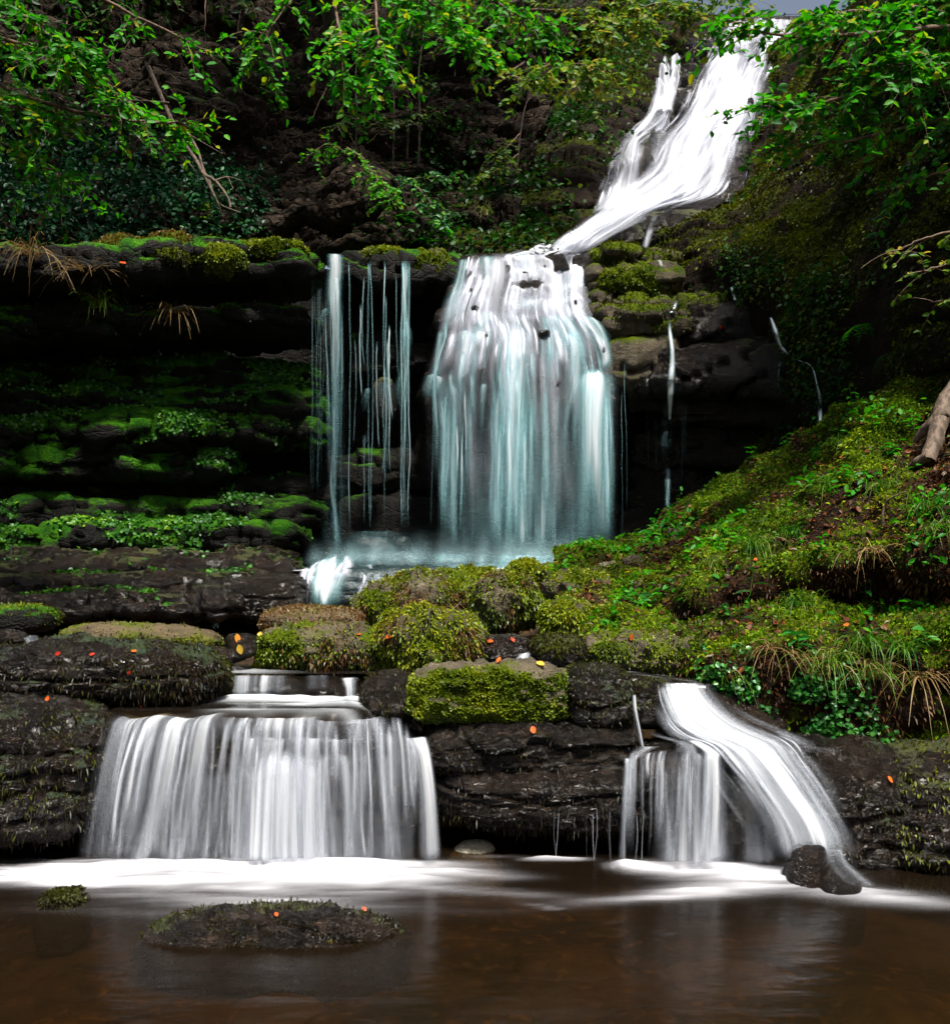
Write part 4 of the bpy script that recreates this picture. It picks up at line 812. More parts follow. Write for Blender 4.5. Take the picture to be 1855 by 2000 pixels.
PL = [('big leaved plant on top of the cress at the bank edge', 1565, 1275, 0.16, 9, 0.15, 'cress', 0.45), ('broad pale leaves over the lower shelf at the right', 1800, 1265, 0.14, 5, 0.12, 'cress', 0.6),
      ('tall stem with narrow leaves in front of the black hollow', 1450, 1255, 0.55, 8, 0.12, 'l_dark', 0.32), ('small leafy sprig left of the tall stem', 1420, 1210, 0.14, 9, 0.05, 'cress', 0.8),
      ('seedling with narrow leaves on the bank skyline', 1470, 905, 0.22, 6, 0.10, 'l_vivid', 0.4), ('thin seedling silhouetted against the dark fall wall', 1530, 880, 0.20, 6, 0.09, 'l_vivid', 0.45),
      ('tall seedling left of the trunk on the skyline', 1665, 830, 0.42, 8, 0.08, 'l_vivid', 0.55), ('leafy seedling near the top of the bank', 1710, 840, 0.26, 8, 0.09, 'l_vivid', 0.5),
      ('leafy shoots in front of the trunk', 1790, 850, 0.24, 10, 0.09, 'l_vivid', 0.5), ('low leafy patch on the bank slope under the seedlings', 1740, 895, 0.14, 10, 0.09, 'l_vivid', 0.55),
      ('nettle like plant on the pale litter of the bank', 1400, 1015, 0.12, 10, 0.07, 'grass', 0.6), ('pale green leaves left of the bright grass', 1350, 1075, 0.10, 8, 0.07, 'grass', 0.6),
      ('drooping leaf sprig in the middle of the bank', 1600, 1080, 0.16, 6, 0.08, 'l_vivid', 0.5), ('leafy sprig hanging at the right of the bank', 1690, 1180, 0.22, 7, 0.08, 'cress', 0.45),
      ('green sprig at the right edge of the bank', 1830, 1110, 0.2, 8, 0.08, 'l_vivid', 0.5), ('sprig among roots under the trunk', 1650, 940, 0.16, 9, 0.08, 'l_vivid', 0.5),
      ('yellow green shoot on the ivy bank by the ledge', 405, 455, 0.45, 12, 0.12, 'l_yell', 0.5), ('second yellow green shoot right of it on the ivy bank', 470, 460, 0.30, 12, 0.12, 'l_yell', 0.5),
      ('leafy plant at the cliff foot above the thin falls', 800, 465, 0.4, 14, 0.16, 'l_vivid', 0.6), ('second leafy plant at the cliff foot near the main fall', 860, 470, 0.3, 12, 0.15, 'l_vivid', 0.6)]
for k, (lb, px, py, h, nl, ls, mt, asp) in enumerate(PL): leafy(lb, px, py, h, nl, ls, mt, asp, 600+k)

# cress carpet spilling down the bank face
leafcover(rb_o, S_rbank, 2600, 0.036, 'cress', (0.5, 0.4), lambda P, N, m: sstep(6.95, 6.9, P[:, 1])*0+((P[:, 2] > 0.55) & (P[:, 2] < 1.28) & (P[:, 1] < 7.15))*sstep(1.6, 1.75, P[:, 0])*sstep(2.75, 2.25, P[:, 0]+0.5*(P[:, 2]-1.0))*sstep(-0.25, 0.2, fbm(P*4, 2, seed=61)), 'cress', 409, 0.07, 1.0)
leafcover(rb_o, S_rbank, 2600, 0.07, 'l_vivid', (0.5, 0.5), lambda P, N, m: (P[:, 2] > 1.3)*sstep(0.05, 0.3, fbm(P*1.4, 3, seed=62))*(P[:, 0] < 5), 'seedlings', 410, 0.10, 0.55)

# ferns
def fern(label, px, py, nf, ln, mat='l_vivid', seed=0, az=(0, 6.28), elev=0.5, pt=None):
    rng = np.random.default_rng(seed); base = hit(px, py)[0] if pt is None else np.asarray(pt, float)
    root = empty('fern', base); tag(root, label, 'fern')
    for i in range(nf):
        a = az[0]+(az[1]-az[0])*(i+rng.uniform(0.1, 0.9))/nf; L = ln*rng.uniform(0.75, 1.15); s = np.linspace(0, 1, 12)
        dirh = np.array([math.cos(a), math.sin(a), 0]); C = base+dirh*(L*0.85*s)[:, None]+np.array([0, 0, 1.0])*(L*(elev*s-0.9*s**2))[:, None]
        b = Bag(); V, F = tube(C, np.linspace(0.004, 0.001, 12), 4); b.add(V, F, 0.5)
        T = unit(np.gradient(C, axis=0)); side = unit(np.cross(T, np.array([0, 0, 1.0])))
        for q in range(1, 12):
            for sg in (-1, 1):
                V, F, ta = leaves(C[q:q+1], side[q:q+1]*sg+T[q:q+1]*0.35+np.array([[0, 0, -0.15]]), np.array([[0, 0, 1.0]]), rng, L*0.26*math.sin(math.pi*(0.15+0.8*s[q])), 0.34, 0.1, rng.uniform(0.3, 0.7, 1)); b.add(V, F, ta)
        b.build('frond', M[mat], root, smooth=False)
fern('bright fern fronds on the dark wall at the right', 1690, 635, 5, 0.34, 'l_vivid', 1, (3.2, 6.2), 0.2)
fern('small fern below the bright one on the dark wall', 1740, 690, 4, 0.3, 'l_dark', 2, (3.2, 6.2), 0.1)
fern('fern growing on the moss slope right of the side stream', 1590, 545, 5, 0.34, 'l_dark', 3, (3.2, 6.2), 0.2)
fern('small fern on the crag beside the hanging sprays', 830, 470, 6, 0.35, 'l_vivid', 5)
fern('fern at the left edge of the bank crest', 1395, 1030, 6, 0.22, 'grass', 6)
fern('dark hanging fern high on the right wall', 1745, 480, 3, 0.5, 'l_dark', 7, (4.0, 5.5), -0.6)

# ------------------------------------------------------------------ trees
def limb(pts, r0, r1, nb=14):
    C = catmull(np.array(pts, float), nb, 0); return C, np.linspace(r0, r1, nb)

def tree(name, label, trunk, limbs, r0, leafmat, lsize, twigs, lpt, tlen, seed, tint=(0.5, 0.3), droop=0.35, barkm='bark', cat='tree', flat=0.5, group=None, spreadz=0.35):
    """trunk / limbs given as lists of (px, py, D); limbs carry twigs with leaves"""
    rng = np.random.default_rng(seed); tp = [W(*q) for q in trunk]
    root = empty(name, tp[0]); tag(root, label, cat, group)
    C, r = limb(tp, r0, r0*0.55, 18); V, F = tube(C, r*(1+0.1*rng.normal(size=18)), 10); b = Bag(); b.add(V, F, 0.5); b.build('trunk', M[barkm], root)
    bb = Bag(); lv = Bag()
    for lp in limbs:
        pts = [W(*q) for q in lp[0]]; n = max(10, len(pts)*5); C, r = limb(pts, lp[1], 0.006, n); C = C+rng.normal(0, 0.012, C.shape)*np.linspace(0, 1, n)[:, None]
        V, F = tube(C, r, 6); bb.add(V, F, 0.5)
        dens = lp[2] if len(lp) > 2 else 1.0; start = lp[3] if len(lp) > 3 else 0.25
        for _ in range(int(twigs*dens)):
            t = start+(1-start)*rng.random()**0.8; j = t*(n-1); a = int(min(j, n-2)); q = C[a]+(C[a+1]-C[a])*(j-a); T = unit(C[a+1]-C[a])
            d = unit(T*0.7+rng.normal(0, 0.8, 3)*np.array([1, 1, spreadz])); L = tlen*rng.uniform(0.4, 1.2); K = 5; s = np.linspace(0, 1, K)
            tw = q+d*(L*s)[:, None]+np.array([0, 0, -1.0])*(L*droop*s**2)[:, None]
            V, F = tube(tw, np.linspace(0.0045, 0.0018, K), 3); bb.add(V, F, 0.5)
            m = int(lpt*rng.uniform(0.6, 1.3)); sp = rng.uniform(0.12, 1, m)*(K-1); ai = np.minimum(sp.astype(int), K-2); lq = tw[ai]+(tw[ai+1]-tw[ai])*(sp-ai)[:, None]
            sd = unit(np.cross(d, np.array([0, 0, 1.0])))*np.where(rng.random(m) < 0.5, -1, 1)[:, None]
            A = unit(sd*0.9+d*0.6+rng.normal(0, 0.3, (m, 3))+np.array([0, 0, -0.25])); N = unit(np.array([0, 0, 1.0])*(1-flat)+np.array([0, -1.0, 0])*flat*0.8+rng.normal(0, 0.38, (m, 3)))
            ti = np.clip(rng.normal(tint[0], tint[1], m)+0.12*rng.normal(), 0, 1)
            V, F, ta = leaves(lq, A, N, rng, lsize, 0.58, 0.16, ti); lv.add(V, F, ta)
    if not lv.V: lv.add(*leaves(tp[-1][None], np.array([[1., 0, 0]]), np.array([[0, 0, 1.]]), rng, lsize))
    bb.build('branches', M['twig'], root); lv.build('crown', M[leafmat], root, 'stuff', False)
    return root

tree('beech_tree', 'vivid green leaning tree hanging in from the top left corner', [(-420, 600, 9.5), (-380, 200, 9.3), (-300, -150, 8.8), (-200, -500, 8.6)],
     [([(-380, 150, 9.2), (-150, 60, 8.6), (60, 90, 8.2), (230, 190, 8.0)], 0.03, 1.6), ([(-380, 150, 9.2), (-100, 140, 8.6), (90, 200, 8.3), (260, 235, 8.2), (370, 240, 8.2)], 0.03, 1.0),
      ([(-300, -100, 8.8), (-100, -20, 8.4), (50, 30, 8.0), (150, 100, 7.9)], 0.03, 1.6), ([(-380, 250, 9.3), (-150, 230, 8.9), (30, 290, 8.6), (130, 350, 8.5)], 0.02, 0.9), ([(-380, 200, 9.3), (-100, 180, 8.6), (40, 210, 8.3), (120, 240, 8.2)], 0.02, 1.2),
      ([(-200, -300, 8.6), (50, -80, 8.6), (250, 20, 8.8), (420, 110, 9.2)], 0.03, 0.5)],
     0.16, 'l_vivid', 0.075, 44, 12, 0.48, 901, (0.5, 0.25), 0.3)
tree('maple_tree', 'bright green tree drooping over the cliff at the top centre', [(700, 300, 17.0), (660, 150, 16.5), (640, 0, 15.5), (650, -200, 14)],
     [([(650, -150, 13.5), (640, -60, 11.5), (660, 40, 10.6), (670, 150, 10.4)], 0.03, 1.2, 0.35), ([(650, -150, 13.5), (720, -60, 11.5), (735, 40, 10.6), (745, 150, 10.4)], 0.03, 1.3, 0.35), ([(650, -200, 13.5), (780, -60, 11.2), (860, 20, 10.6), (920, 80, 10.4)], 0.03, 1.5, 0.35),
      ([(650, -200, 13.5), (850, -80, 11.5), (980, 10, 10.9), (1060, 60, 10.8)], 0.03, 1.4, 0.4), ([(650, -150, 13.5), (660, -80, 11.8), (560, 10, 11), (500, 110, 10.9)], 0.02, 0.7, 0.45), ([(650, -200, 13.5), (720, -100, 11.8), (800, -20, 11.0), (820, 30, 10.8)], 0.02, 1.2, 0.3)],
     0.14, 'l_vivid', 0.10, 34, 13, 0.5, 902, (0.55, 0.22), 0.55)
tree('maple_tree', 'slender tree with yellowing leaves left of the upper fall', [(1040, 215, 17.6), (1030, 170, 17.2), (1022, 90, 16.6), (1015, 0, 16), (1010, -150, 15.5)],
     [([(1028, 150, 17.0), (1060, 130, 15.0), (1110, 125, 13.8), (1165, 132, 13.4)], 0.03, 1.2, 0.3), ([(1025, 120, 16.8), (1000, 140, 15), (1020, 155, 14), (1060, 160, 13.8)], 0.02, 0.9, 0.3), ([(1015, 20, 16), (1080, 20, 15), (1150, 35, 14.5), (1190, 60, 14.3)], 0.03, 1.3, 0.2), ([(1012, -60, 15.8), (1100, -40, 15), (1200, 0, 14.6), (1260, 40, 14.5)], 0.03, 1.3, 0.2), ([(1015, 0, 16), (960, 10, 15), (900, 20, 14.5)], 0.02, 0.7, 0.2)],
     0.09, 'l_yell', 0.11, 34, 12, 0.6, 903, (0.5, 0.25), 0.35)
tree('tree', 'dark trunked tree at the skyline above the upper fall', [(1250, 110, 21), (1232, 60, 21), (1220, 10, 20.8), (1200, -150, 20)],
     [([(1225, 30, 20.8), (1290, 5, 20.0), (1350, 20, 19.6)], 0.04, 1.0, 0.2), ([(1220, -20, 20.8), (1300, -40, 20), (1400, -30, 19.6), (1450, 10, 19.4)], 0.04, 1.0, 0.2), ([(1215, -60, 20.6), (1150, -30, 20), (1120, 20, 19.6)], 0.04, 1.2, 0.2), ([(1225, 20, 20.8), (1190, 30, 19.5), (1160, 70, 19)], 0.03, 1.1, 0.2)],
     0.16, 'l_yell', 0.13, 40, 12, 0.8, 904, (0.45, 0.25), 0.3)
tree('hazel_tree', 'broad leaved tree reaching in front of the upper fall from the right', [(2350, 700, 8.0), (2250, 300, 8.3), (2100, 50, 8.5), (1950, -250, 8.5)],
     [([(2150, 120, 8.4), (1950, 60, 8.2), (1750, 60, 8.0), (1560, 70, 7.9), (1440, 45, 7.9)], 0.035, 1.3), ([(2200, 200, 8.3), (1950, 150, 8.2), (1750, 160, 8.1), (1600, 200, 8.0), (1490, 215, 8.0)], 0.03, 1.3), ([(2100, 50, 8.5), (1900, 10, 8.3), (1720, 20, 8.1), (1590, 30, 8.0)], 0.03, 1.4),
      ([(2220, 250, 8.3), (1980, 220, 8.3), (1800, 240, 8.3), (1640, 280, 8.2), (1530, 275, 8.2)], 0.025, 0.8), ([(2150, 100, 8.4), (1950, 90, 8.2), (1820, 120, 8.1), (1700, 130, 8.0)], 0.02, 1.5), ([(2000, -100, 8.5), (1850, -30, 8.3), (1760, 40, 8.2)], 0.02, 1.1), ([(2200, 230, 8.4), (2000, 250, 8.6), (1850, 330, 8.6), (1740, 370, 8.6)], 0.02, 0.5)],
     0.14, 'l_vivid', 0.085, 44, 11, 0.46, 905, (0.45, 0.25), 0.35)
tree('bush', 'yellowing leafy branch hanging against the black wall at the right', [(2080, 420, 8.3), (1990, 430, 8.3), (1900, 450, 8.3)],
     [([(1960, 430, 8.3), (1860, 450, 8.0), (1790, 470, 7.9), (1740, 500, 7.9)], 0.012, 0.5), ([(1960, 440, 8.3), (1860, 510, 8.0), (1800, 530, 7.9)], 0.012, 0.4), ([(1960, 420, 8.3), (1880, 570, 8.1), (1820, 590, 8.0)], 0.012, 0.25)], 0.03, 'l_yell', 0.065, 22, 6, 0.3, 906, (0.35, 0.3), 0.3)
# saplings arching out of the crag
tree('sapling', 'arching sapling with pale green sprays in front of the crag', [(700, 410, 15.0), (688, 370, 14.8), (683, 320, 14.6), (676, 285, 14.4)],
     [([(680, 300, 14.5), (640, 282, 14.2), (608, 300, 14.1)], 0.012, 0.7, 0.0), ([(678, 288, 14.4), (710, 310, 14.1), (735, 345, 14.0), (765, 378, 13.9)], 0.014, 1.6, 0.0), ([(735, 345, 14.0), (745, 375, 13.9), (750, 400, 13.9)], 0.01, 0.7, 0.0)], 0.03, 'l_vivid', 0.075, 22, 9, 0.32, 907, (0.6, 0.2), 0.4)
tree('sapling', 'second arching sapling with pale sprays above the thin falls', [(800, 460, 15.0), (790, 400, 14.8), (780, 350, 14.6)],
     [([(780, 345, 14.6), (815, 365, 14.3), (840, 395, 14.1), (868, 425, 14.0)], 0.012, 1.6, 0.0), ([(800, 350, 14.5), (840, 345, 14.3), (875, 345, 14.2)], 0.01, 0.7, 0.0)], 0.025, 'l_ivy', 0.085, 22, 9, 0.32, 908, (0.85, 0.2), 0.4)
tree('sapling', 'thin bare stemmed sapling in the middle of the crag', [(1010, 330, 15.6), (1015, 270, 15.5), (1025, 210, 15.5), (1035, 190, 15.6)],
     [([(1012, 300, 15.5), (985, 320, 15.0), (945, 345, 14.7)], 0.01, 1.3, 0.2), ([(1015, 260, 15.5), (990, 285, 15), (960, 300, 14.8)], 0.01, 0.8, 0.2)], 0.015, 'l_yell', 0.085, 18, 8, 0.3, 909, (0.35, 0.2), 0.4)
for k, (px, lb) in enumerate([(697, 'slim upright stem on the crag below the drooping tree'), (798, 'second slim stem on the crag, right of the first'), (820, 'dark slim stem near the big brown ledge'), (770, 'short slim stem between the other stems of the crag')]):
    tree('sapling', lb, [(px-3, 300+10*k, 15.3), (px, 220, 15.2), (px-3, 150, 15.2), (px+8, 60, 15.2)], [([(px, 230, 15.2), (px+25, 215, 15), (px+50, 225, 14.9)], 0.008, 0.5, 0.1), ([(px, 250, 15.2), (px-20, 235, 15), (px-45, 245, 14.9)], 0.008, 0.5, 0.1), ([(px, 170, 15.2), (px+20, 160, 15)], 0.008, 0.4, 0.1)], 0.018, 'l_dark', 0.08, 18, 7, 0.35, 910+k, (0.55, 0.25), 0.3)
# fallen bare branch in front of the cliff
fb = empty('fallen_branch', W(450, 415, 13.4)); tag(fb, 'bare pale forked branch leaning down the left cliff', 'branch')
for pts, r in [([(290, 130, 13.8), (325, 210, 13.6), (350, 265, 13.4), (385, 315, 13.3), (398, 340, 13.2), (420, 352, 13.2), (445, 385, 13.2), (450, 405, 13.2)], 0.034), ([(398, 340, 13.2), (420, 385, 13.2), (432, 415, 13.3)], 0.024), ([(360, 250, 13.5), (385, 290, 13.4), (397, 330, 13.3), (410, 355, 13.3), (424, 395, 13.3), (470, 415, 13.4)], 0.022),
               ([(420, 352, 13.2), (445, 345, 13.3), (472, 353, 13.4)], 0.014), ([(330, 200, 13.6), (250, 195, 13.4), (180, 200, 13.3)], 0.014), ([(360, 305, 13.4), (390, 345, 13.3)], 0.012), ([(445, 345, 13.3), (455, 368, 13.3)], 0.010), ([(350, 250, 13.5), (400, 280, 13.6), (435, 300, 13.8)], 0.012)]:
    C, rr = limb([W(*q) for q in pts], r, r*0.45, 16); V, F = tube(C, rr, 7); b = Bag(); b.add(V, F, 0.5); b.build('branch', M['pale_bark'], fb)
# trunk and roots at the right edge of the bank
tr = empty('tree', W(1840, 880, 8.2)); tag(tr, 'thick grey trunk with spreading roots at the right edge of the bank', 'tree')
for nm, pts, r in [('trunk', [(1812, 900, 7.95), (1822, 865, 8.0), (1842, 805, 8.1), (1885, 735, 8.2), (1980, 600, 8.3), (2150, 300, 8.4)], (0.06, 0.12)), ('root', [(1845, 805, 8.05), (1812, 832, 8.1), (1785, 862, 8.2)], (0.06, 0.03)),
                   ('root', [(1812, 890, 7.9), (1790, 905, 8.0), (1770, 925, 8.2)], (0.04, 0.02))]:
    C, _ = limb([W(*q) for q in pts], 1, 1, 22); V, F = tube(C, np.linspace(r[0], r[1], 22)*(1+0.18*fbm(C*5, 2)), 12); N = vnormals(V, F); V = V+N*(0.02*fbm(V*9, 3))[:, None]; b = Bag(); b.add(V, F, 0.5); b.build(nm, M['pale_bark'], tr)
# thick dark trees along the cliff top and off to both sides: their crowns close the gorge in
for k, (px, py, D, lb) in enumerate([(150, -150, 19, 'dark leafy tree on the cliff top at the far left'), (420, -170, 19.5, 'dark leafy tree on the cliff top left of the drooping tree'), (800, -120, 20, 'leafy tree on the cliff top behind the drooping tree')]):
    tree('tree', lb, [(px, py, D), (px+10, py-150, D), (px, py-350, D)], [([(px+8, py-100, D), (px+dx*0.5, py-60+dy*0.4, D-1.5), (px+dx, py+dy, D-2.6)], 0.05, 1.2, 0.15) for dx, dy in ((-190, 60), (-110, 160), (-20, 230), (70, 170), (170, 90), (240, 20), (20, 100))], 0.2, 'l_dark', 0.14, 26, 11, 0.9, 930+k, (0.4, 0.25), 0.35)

# unseen trees added above the frame so their crowns shade the gorge
def shade_tree(label, foot, top, centre, rad, n, seed):
    rng = np.random.default_rng(seed); root = empty('tree', foot); tag(root, label, 'tree')
    C, r = limb([foot, (np.array(foot)+np.array(top))/2+rng.normal(0, 0.3, 3), top], 0.22, 0.12, 16); V, F = tube(C, r, 10); b = Bag(); b.add(V, F, 0.5); b.build('trunk', M['bark'], root)
    bb = Bag(); lv = Bag(); c = np.array(centre, float)
    for i in range(14):
        e = c+rng.normal(0, 0.5, 3)*np.array(rad); C, r = limb([top, (np.array(top)+e)/2+[0, 0, 0.4], e], 0.07, 0.012, 12); V, F = tube(C, r, 6); bb.add(V, F, 0.5)
    d = unit(rng.normal(size=(n, 3))); q = d*rng.uniform(0.35, 1, (n, 1))**0.6; P = c+q*np.array(rad)*(1+0.35*fbm(q*2.2, 2, seed=seed)[:, None])
    keep = fbm(P*0.8, 2, seed=seed+1) > -0.22; P = P[keep]; m = len(P)
    V, F, ta = leaves(P, rng.normal(size=(m, 3)), unit(rng.normal(size=(m, 3))+[0, 0, 1.2]), rng, 0.22, 0.6, 0.15, rng.uniform(0.2, 0.8, m)); lv.add(V, F, ta)
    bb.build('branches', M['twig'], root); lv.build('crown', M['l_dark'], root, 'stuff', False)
shade_tree('tall unseen tree on the left cliff top, added to shade the cliff', (-9.5, 13.5, 9.0), (-8.0, 12.5, 14.5), (-5.6, 11.3, 14.6), (3.6, 2.8, 1.5), 4200, 951)
shade_tree('tall unseen tree behind the drooping one, added to shade the crag', (-4.5, 20.0, 12.0), (-3.2, 17.0, 15.5), (-1.0, 13.6, 15.2), (3.0, 2.0, 1.2), 3600, 952)
shade_tree('tall unseen tree on the right hillside, added to shade the wall', (10.5, 9.5, 8.0), (8.5, 9.0, 12.0), (6.2, 8.0, 12.0), (2.6, 2.8, 1.6), 5500, 953)
shade_tree('tall unseen tree left of the pool, added to cut side light', (-7.5, 4.0, 1.5), (-6.8, 4.5, 8.0), (-5.6, 6.2, 9.6), (2.6, 3.0, 1.5), 5000, 954)

# ------------------------------------------------------------------ twigs, roots and fallen leaves
def twig(label, pts, r, mat='twig'):
    C, rr = limb([W(*q) for q in pts], r, r*0.4, 14); V, F = tube(C, rr, 6); o = mk('twig', V, F, M[mat], None, {}); tag(o, label, 'twig')
twig('dark bent dead stem standing on the right bank', [(1725, 1065, 7.55), (1722, 1020, 7.5), (1728, 985, 7.5), (1745, 970, 7.45), (1770, 960, 7.4)], 0.012)
twig('reddish stems trailing from the cress to the ledge', [(1600, 1300, 6.62), (1620, 1360, 6.6), (1635, 1420, 6.55), (1650, 1455, 6.5)], 0.005)
twig('pale twig lying against the foot of the bank', [(1290, 1228, 7.9), (1330, 1190, 7.9), (1360, 1165, 7.8)], 0.006, 'pale_bark')
twig('small twig on the moss mound by the rust patch', [(868, 1208, 7.7), (885, 1190, 7.8), (900, 1176, 7.9)], 0.005, 'pale_bark')
lf = [(1042, 1428, 0.055, 0.35, 'orange and yellow leaf stuck to the wet rock below the moss block'), (958, 1255, 0.05, 0.35, 'orange leaf on the dark stone behind the moss block'), (1000, 1252, 0.045, 0.1, 'red leaf on top of the dark stone behind the moss block'), (975, 1291, 0.045, 0.35, 'orange leaf on the top edge of the bright moss block'),
      (1055, 1299, 0.06, 1.0, 'yellow green leaf on the right top edge of the bright moss block'), (760, 1247, 0.06, 0.3, 'orange leaf on the right end of the shaggy slab'), (700, 1242, 0.04, 0.1, 'small red leaf on the shaggy slab'), (462, 1248, 0.065, 0.55, 'large orange leaf on the black stones by the little chute'),
      (475, 1236, 0.06, 0.7, 'amber leaf above the large orange one by the little chute'), (508, 1240, 0.05, 0.9, 'yellow leaf at the left corner of the shaggy slab'), (470, 1268, 0.07, 1.0, 'pale yellow leaf on the black stone by the chute'), (105, 1232, 0.05, 0.0, 'dark red leaf by the left stones'), (85, 1240, 0.05, 0.9, 'yellow leaf beside the dark red one at the left'),
      (115, 1277, 0.04, 0.0, 'red leaf on the left part of the long dark boulder'), (180, 1281, 0.04, 0.05, 'red leaf in the middle of the long dark boulder'), (262, 1275, 0.045, 0.3, 'orange leaf on top of the long dark boulder'), (255, 1313, 0.03, 0.0, 'scarlet leaf on the front of the long dark boulder'),
      (95, 1368, 0.05, 0.25, 'rusty leaf on the massive left block'), (273, 1380, 0.03, 0.2, 'small orange leaf at the lip of the left cascade'), (1735, 1524, 0.05, 0.45, 'orange leaf on the rock right of the right cascade'), (540, 1790, 0.03, 0.3, 'orange leaf on the foreground rock'), (712, 1778, 0.03, 0.25, 'orange leaf at the right end of the foreground rock'),
      (645, 1838, 0.04, 1.0, 'yellow green leaf on the front of the foreground rock'), (415, 575+470, 0.05, 1.0, 'lone pale leaf on the green ledge'), (1235, 1245, 0.05, 0.35, 'orange leaf on top of the long mossy block'), (1200, 1252, 0.05, 0.3, 'second orange leaf on the long mossy block'), (1755, 1185, 0.07, 0.4, 'rust leaf on the right bank shelf'),
      (1475, 1095, 0.04, 0.3, 'orange leaf on the moss of the bank'), (1165, 1102, 0.06, 0.35, 'orange leaf at the left of the bank by the grey boulder'), (1280, 1065, 0.06, 0.3, 'orange leaf cluster on the bank crest'), (1408, 638, 0.07, 0.05, 'scarlet leaf on the wet wall between the trickles'), (1560, 725, 0.06, 0.5, 'orange leaf under the right trickle'), (240, 515, 0.09, 0.1, 'red leaf on the upper ledge at the left')]
rl = np.random.default_rng(44)
for px, py, s, ti, lb in lf:
    s *= 0.8
    P, N, ob = hit(px, py)
    if N@(CAMP-P) < 0: N = -N
    A = unit(np.cross(N, rl.normal(size=3)))
    K = 5; s_ = np.linspace(0, 1, K); S = np.cross(N, A); w = 0.36*np.sin(np.pi*np.clip(s_, 0.04, 0.97))**0.7
    V = np.array([P+N*(0.012+s*0.2*(sx*w[i]*2)**2+s*0.12*s_[i]**2)+A*s*1.3*(s_[i]-0.5)+S*s*1.3*sx*w[i] for i in range(K) for sx in (-1, 0, 1)])
    o = mk('fallen_leaf', V, grid_faces(K, 3), M['autumn'], None, {'tint': np.clip(ti+rl.normal(0, 0.06, K*3), 0, 1)}); tag(o, lb, 'leaf', 'fallen autumn leaves')

# ------------------------------------------------------------------ water
def stream(parent, rows, mat, dens=(0.9, 0.8), nu=24, nv=50, bulge=0.0, edge=0.25, top=0.03, bot=0.05, name='water_curtain', seed=0, wig=0.0, rag=0.0, dome=0.0, steps=None):
    """falling sheet through rows of (x left, x right, y, depth); dens at top and bottom"""
    rows = np.array(rows, float); A = W(rows[:, 0], rows[:, 2], rows[:, 3]); B = W(rows[:, 1], rows[:, 2], rows[:, 3])
    # resample by length
    mid = (A+B)/2; sl = np.concatenate([[0], np.cumsum(np.linalg.norm(np.diff(mid, axis=0), axis=1))]); Ltot = sl[-1]
    A2, B2 = catmull(A, nv*2), catmull(B, nv*2); m2 = (A2+B2)/2; s2 = np.concatenate([[0], np.cumsum(np.linalg.norm(np.diff(m2, axis=0), axis=1))]); tgt = np.linspace(0, s2[-1], nv)
    A3 = np.stack([np.interp(tgt, s2, A2[:, k]) for k in range(3)], 1); B3 = np.stack([np.interp(tgt, s2, B2[:, k]) for k in range(3)], 1)
    u = np.linspace(0, 1, nu); v = tgt/s2[-1]
    P = A3[:, None]*(1-u)[None, :, None]+B3[:, None]*u[None, :, None]
    P[..., 1] -= bulge*(1-(2*u-1)**2)[None, :]
    wid = float(np.mean(np.linalg.norm(B3-A3, axis=1)))
    q = np.stack(np.broadcast_arrays(u[None, :]*wid*5, v[:, None]*s2[-1]*0.5, np.full((nv, nu), seed*1.7)), -1)
    P[..., 1] -= 0.05*fbm(q, 2)*min(1, wid)
    if wig:
        P[..., 0] += wig*(fbm(np.stack([v*s2[-1]*1.1, 0*v, 0*v+seed*1.9], 1), 3)[:, None]+0.7*fbm(q*np.array([1, 1.4, 1]), 2)*(wid > 0.15))
    if steps:
        ph = v[:, None]*steps[0]+1.6*fbm(np.stack([u*wid*1.6, 0*u, 0*u+seed], 1), 3)[None, :]+0.7*fbm(q*0.8, 3); fr = ph-np.floor(ph)
        P[..., 1] -= steps[1]*(sstep(0, 0.35, fr)-fr)*1.6
    if rag: P[..., 2] += rag*fbm(np.stack(np.broadcast_arrays(u[None, :]*wid*3, 0*v[:, None], np.full((nv, nu), seed*2.3)), -1), 3)*np.clip(1-v*2, 0, 1)[:, None]
    de = (dens[0]+(dens[1]-dens[0])*v)[:, None]*np.minimum(sstep(0, edge, u), sstep(0, edge, 1-u))[None, :]
    tn = 1+0.8*fbm(np.stack([u*wid*6, 0*u, 0*u+seed], 1), 2)
    de = de*sstep(0, 1, (v[:, None]-dome*((2*u-1)**2)[None, :])/np.maximum(top*tn, 1e-4)[None, :])*sstep(0, 1, (1-v[:, None])/np.maximum(bot*tn, 1e-4)[None, :])
    uvv = np.stack(np.broadcast_arrays(u[None, :]*wid+seed*3.7, v[:, None]*s2[-1]+seed*1.3), -1)
    return mk(name, P.reshape(-1, 3), grid_faces(nv, nu), M[mat], parent, {'dens': de.ravel()}, uv=uvv.reshape(-1, 2))

def thread(parent, pts, w, mat, dens=(0.8, 0.5), seed=0):
    return stream(parent, [(x-w/2, x+w/2, y, d) for x, y, d in pts], mat, dens, 5, 14, 0.0, 0.45, 0.02, 0.04, 'water_thread', seed, wig=0.03)

